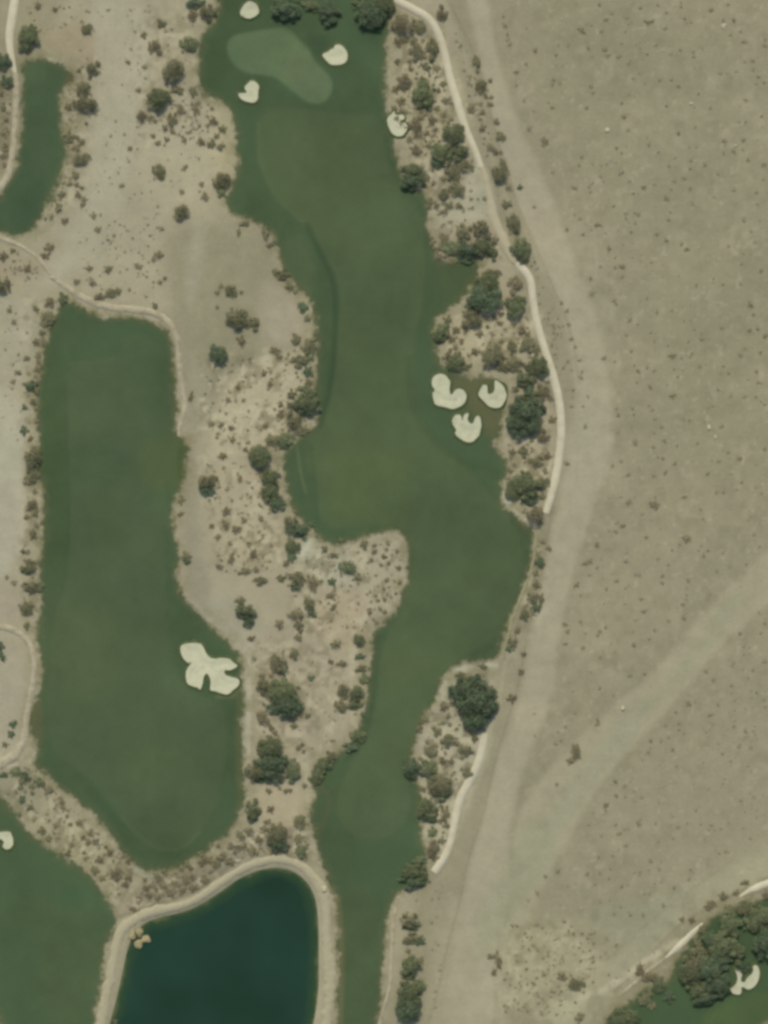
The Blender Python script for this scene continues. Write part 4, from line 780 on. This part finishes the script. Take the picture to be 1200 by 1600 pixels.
# ------------------------------------------------------------------ ground scrub too fine to count
def scatter(name, leaf, label, pick):
    Z = [  # polygon px, count, rmin, rmax (m)
     ([(300,560),(470,540),(490,650),(440,720),(440,900),(340,900),(310,760),(330,690)], 420, .35, .95),
     ([(480,850),(630,840),(630,920),(580,990),(470,990),(440,900)], 260, .35, .9),
     ([(400,980),(560,1000),(560,1150),(480,1180),(400,1150)], 90, .35, .9),
     ([(612,60),(690,60),(735,210),(650,260),(612,180)], 170, .4, 1.2),
     ([(700,20),(740,90),(790,290),(800,340),(770,300),(735,180)], 120, .35, .9),
     ([(680,500),(830,490),(860,620),(860,740),(790,740),(800,560),(700,580)], 150, .4, 1.2),
     ([(810,380),(840,400),(880,500),(905,620),(880,640),(850,520)], 70, .35, .8),
     ([(655,1100),(770,1040),(750,1160),(700,1330),(660,1300)], 170, .35, 1.1),
     ([(630,1400),(700,1370),(690,1600),(640,1600)], 60, .3, .7),
     ([(790,1430),(930,1450),(960,1500),(900,1590),(780,1590)], 240, .35, .9),
     ([(110,0),(330,0),(350,280),(260,340),(110,440),(130,200)], 260, .3, .8),
     ([(230,140),(330,160),(330,230),(260,210)], 80, .4, 1.1),
     ([(30,0),(140,0),(140,50),(50,60)], 40, .3, .8),
     ([(0,120),(22,140),(20,260),(0,290)], 50, .4, 1.1),
     ([(0,376),(60,400),(70,440),(0,460)], 40, .4, 1.1),
     ([(0,470),(70,480),(55,700),(0,720)], 60, .3, .8),
     ([(35,740),(66,760),(62,960),(30,960)], 60, .3, .9),
     ([(110,380),(260,330),(260,480),(130,450)], 120, .3, .8),
     ([(0,1180),(60,1200),(220,1360),(190,1420),(100,1340),(0,1240)], 260, .35, 1.0),
     ([(220,1370),(320,1350),(390,1295),(490,1300),(480,1350),(400,1335),(200,1430)], 330, .35, 1.0),
     ([(835,830),(855,850),(845,960),(790,1030),(800,980),(830,900)], 90, .35, 1.0),
     ([(840,0),(1200,0),(1200,900),(960,1060),(850,1200),(900,900),(960,700),(940,480),(860,300)], 650, .25, .8),
     ([(1200,960),(1200,1310),(1000,1420),(850,1520),(850,1400),(1000,1180)], 260, .25, .62),
     ([(950,1530),(1200,1370),(1200,1400),(1060,1450),(970,1560)], 110, .3, .9),
     ([(95,100),(130,130),(120,280),(60,370),(60,350),(100,270)], 110, .35, .95),
     ([(440,700),(500,660),(480,820),(450,800)], 40, .4, .9),
     ([(670,300),(770,260),(770,420),(690,420)], 80, .4, 1.2),
     ([(780,690),(860,690),(840,820),(790,790)], 70, .4, 1.2),
    ]
    cv = [leaf_cloud(crown_lobes(900+i, 3), 22, .34, 50+i, .6) for i in range(6)]
    Vs = []; vals = []; base = 0
    for P, cnt, a, b in Z:
        if (b <= .85 and P[0][0] >= 800) != pick: continue
        cnt = int(cnt*.75)
        Q = world(P); x0, y0 = Q.min(0); x1, y1 = Q.max(0); n = 0
        # clustered scatter
        tries = rng.uniform([x0, y0], [x1, y1], (cnt*6, 2)); d = sdf(tries[:, 0], tries[:, 1], Q, True, 6)
        t = samp(TURF, tries[:, 0], tries[:, 1])
        keep = (d > 0) & (t < .2) & (samp(PATHD, tries[:, 0], tries[:, 1]) < -.6)
        for x, y in tries[keep][:cnt]:
            r = a+(b-a)*rng.random()**2.2
            V, F, val = cv[rng.integers(6)]
            an = rng.uniform(0, 6.28); c, s = math.cos(an), math.sin(an)
            Vr = np.stack([(V[:, 0]*c-V[:, 1]*s)*r+x, (V[:, 0]*s+V[:, 1]*c)*r*rng.uniform(.7, 1.2)+y, V[:, 2]*r*.5+hz(x, y)], 1)
            Vs.append(Vr); vals.append(np.clip(val+rng.normal()*.2, 0, 1))
    V = np.concatenate(Vs); F = np.arange(len(V)).reshape(-1, 4)
    me = mesh_np(name, V, F)
    a = me.attributes.new('leaf', 'FLOAT', 'POINT'); a.data.foreach_set('value', np.concatenate(vals).astype(np.float32))
    me.materials.append(LEAF[leaf])
    tag(link(name, me), label, 'ground scrub', None, 'stuff')
scatter('ground_scrub', 'scrub', 'fine grey-brown ground scrub speckling the bare soil between the larger bushes', False)
scatter('desert_scrub', 'faint', 'faintest thin dry scrub scattered over the open desert on the right', True)

# ------------------------------------------------------------------ boulders
def boulder(px, py, r, mat, label, group, seed, sq=.6):
    rr = random.Random(seed); bm = bmesh.new(); bmesh.ops.create_icosphere(bm, subdivisions=2, radius=1)
    sx, sy = rr.uniform(.8, 1.2), rr.uniform(.8, 1.2)
    for v in bm.verts:
        k = 1+.16*math.sin(v.co.x*3.1+seed)+.14*math.sin(v.co.y*4.3+seed*2)+rr.uniform(-.07,.07)
        v.co = Vector((v.co.x*k*sx, v.co.y*k*sy, v.co.z*k*sq))*r
    me = bpy.data.meshes.new('boulder'); bm.to_mesh(me); bm.free()
    X, Y = W((px, py)); o = link('boulder', me, None, mat); o.location = (X, Y, max(hz(X, Y), WL-.2)+r*.15)
    return tag(o, label, 'boulder', group)
boulder(973,1107,1.1,ROCKM,'brightest lone pale boulder beside the dry wash in the lower desert','pale boulders in the desert',1)
boulder(1108,668,.8,ROCKM,'pale boulder, upper of two close together by the right side desert','pale boulders in the desert',2)
boulder(1118,683,.75,ROCKM,'pale boulder, lower of two close together by the right side desert','pale boulders in the desert',3)
boulder(1080,162,.8,ROCKM,'pale boulder in the upper right desert, alone at mid desert','pale boulders in the desert',4)
boulder(949,203,.8,ROCKM,'pale boulder in the upper desert nearest the dirt track','pale boulders in the desert',5)
boulder(1130,41,.9,ROCKM,'pale boulder nearest the top right corner of the desert','pale boulders in the desert',6)
boulder(1149,228,.65,ROCKM,'small pale boulder in the upper desert near the right edge','pale boulders in the desert',7)
boulder(228,1468,1.7,YROCK,'pale yellow boulder at the tip of the outcrop in the pond corner','rocks in the pond corner',11)
boulder(216,1475,1.7,YROCK,'pale boulder lowest in the outcrop at the pond corner','rocks in the pond corner',12)
boulder(217,1457,1.9,YROCK,'mossy yellow boulder in the middle of the pond corner outcrop','rocks in the pond corner',13)
boulder(207,1462,1.9,YROCK,'dark yellow boulder against the bank at the pond corner','rocks in the pond corner',14)
boulder(507,1389,1.3,ROCKM,'pale boulder on the bank at the upper right of the pond','rocks on the pond bank',15)
boulder(372,1345,.0001+.9,ROCKM,'small pale boulder above the middle of the curving pond bank','rocks on the pond bank',16)

# ------------------------------------------------------------------ light, sky, camera
ELEV, AZ = math.radians(54), math.radians(-8)       # sun stands beyond the top edge of the picture, a little to its left
world_ = bpy.data.worlds.new('World'); scene.world = world_; world_.use_nodes = True
nt = world_.node_tree; nt.nodes.clear()
wo = nt.nodes.new('ShaderNodeOutputWorld'); bg = nt.nodes.new('ShaderNodeBackground'); sk = nt.nodes.new('ShaderNodeTexSky')
sk.sky_type = 'NISHITA'; sk.sun_disc = False; sk.sun_elevation = ELEV; sk.sun_rotation = AZ; sk.air_density = 1.0; sk.dust_density = 2.0
bg.inputs[1].default_value = 0.15
nt.links.new(sk.outputs[0], bg.inputs[0]); nt.links.new(bg.outputs[0], wo.inputs[0])
sd = bpy.data.lights.new('sun', 'SUN'); sd.energy = 2.8; sd.angle = math.radians(.6); sd.color = (1, .965, .90)
so = bpy.data.objects.new('sun', sd); col.objects.link(so)
dirv = Vector((math.sin(AZ)*math.cos(ELEV), math.cos(AZ)*math.cos(ELEV), math.sin(ELEV)))
so.rotation_euler = dirv.to_track_quat('Z', 'Y').to_euler()

cd = bpy.data.cameras.new('camera'); co = bpy.data.objects.new('camera', cd); col.objects.link(co)
co.location = (0, 0, 1500); co.rotation_euler = (0, 0, 0)
cd.sensor_fit = 'VERTICAL'; cd.sensor_height = 36; cd.lens = 36*1500/400.0
cd.clip_start = 10; cd.clip_end = 8000
scene.camera = co
scene.view_settings.view_transform = 'Standard'; scene.view_settings.look = 'None'
scene.view_settings.exposure = 0; scene.view_settings.gamma = 1
scene.render.engine = 'CYCLES'
scene.render.resolution_x = 768; scene.render.resolution_y = 1024
scene.cycles.filter_width = 3.3
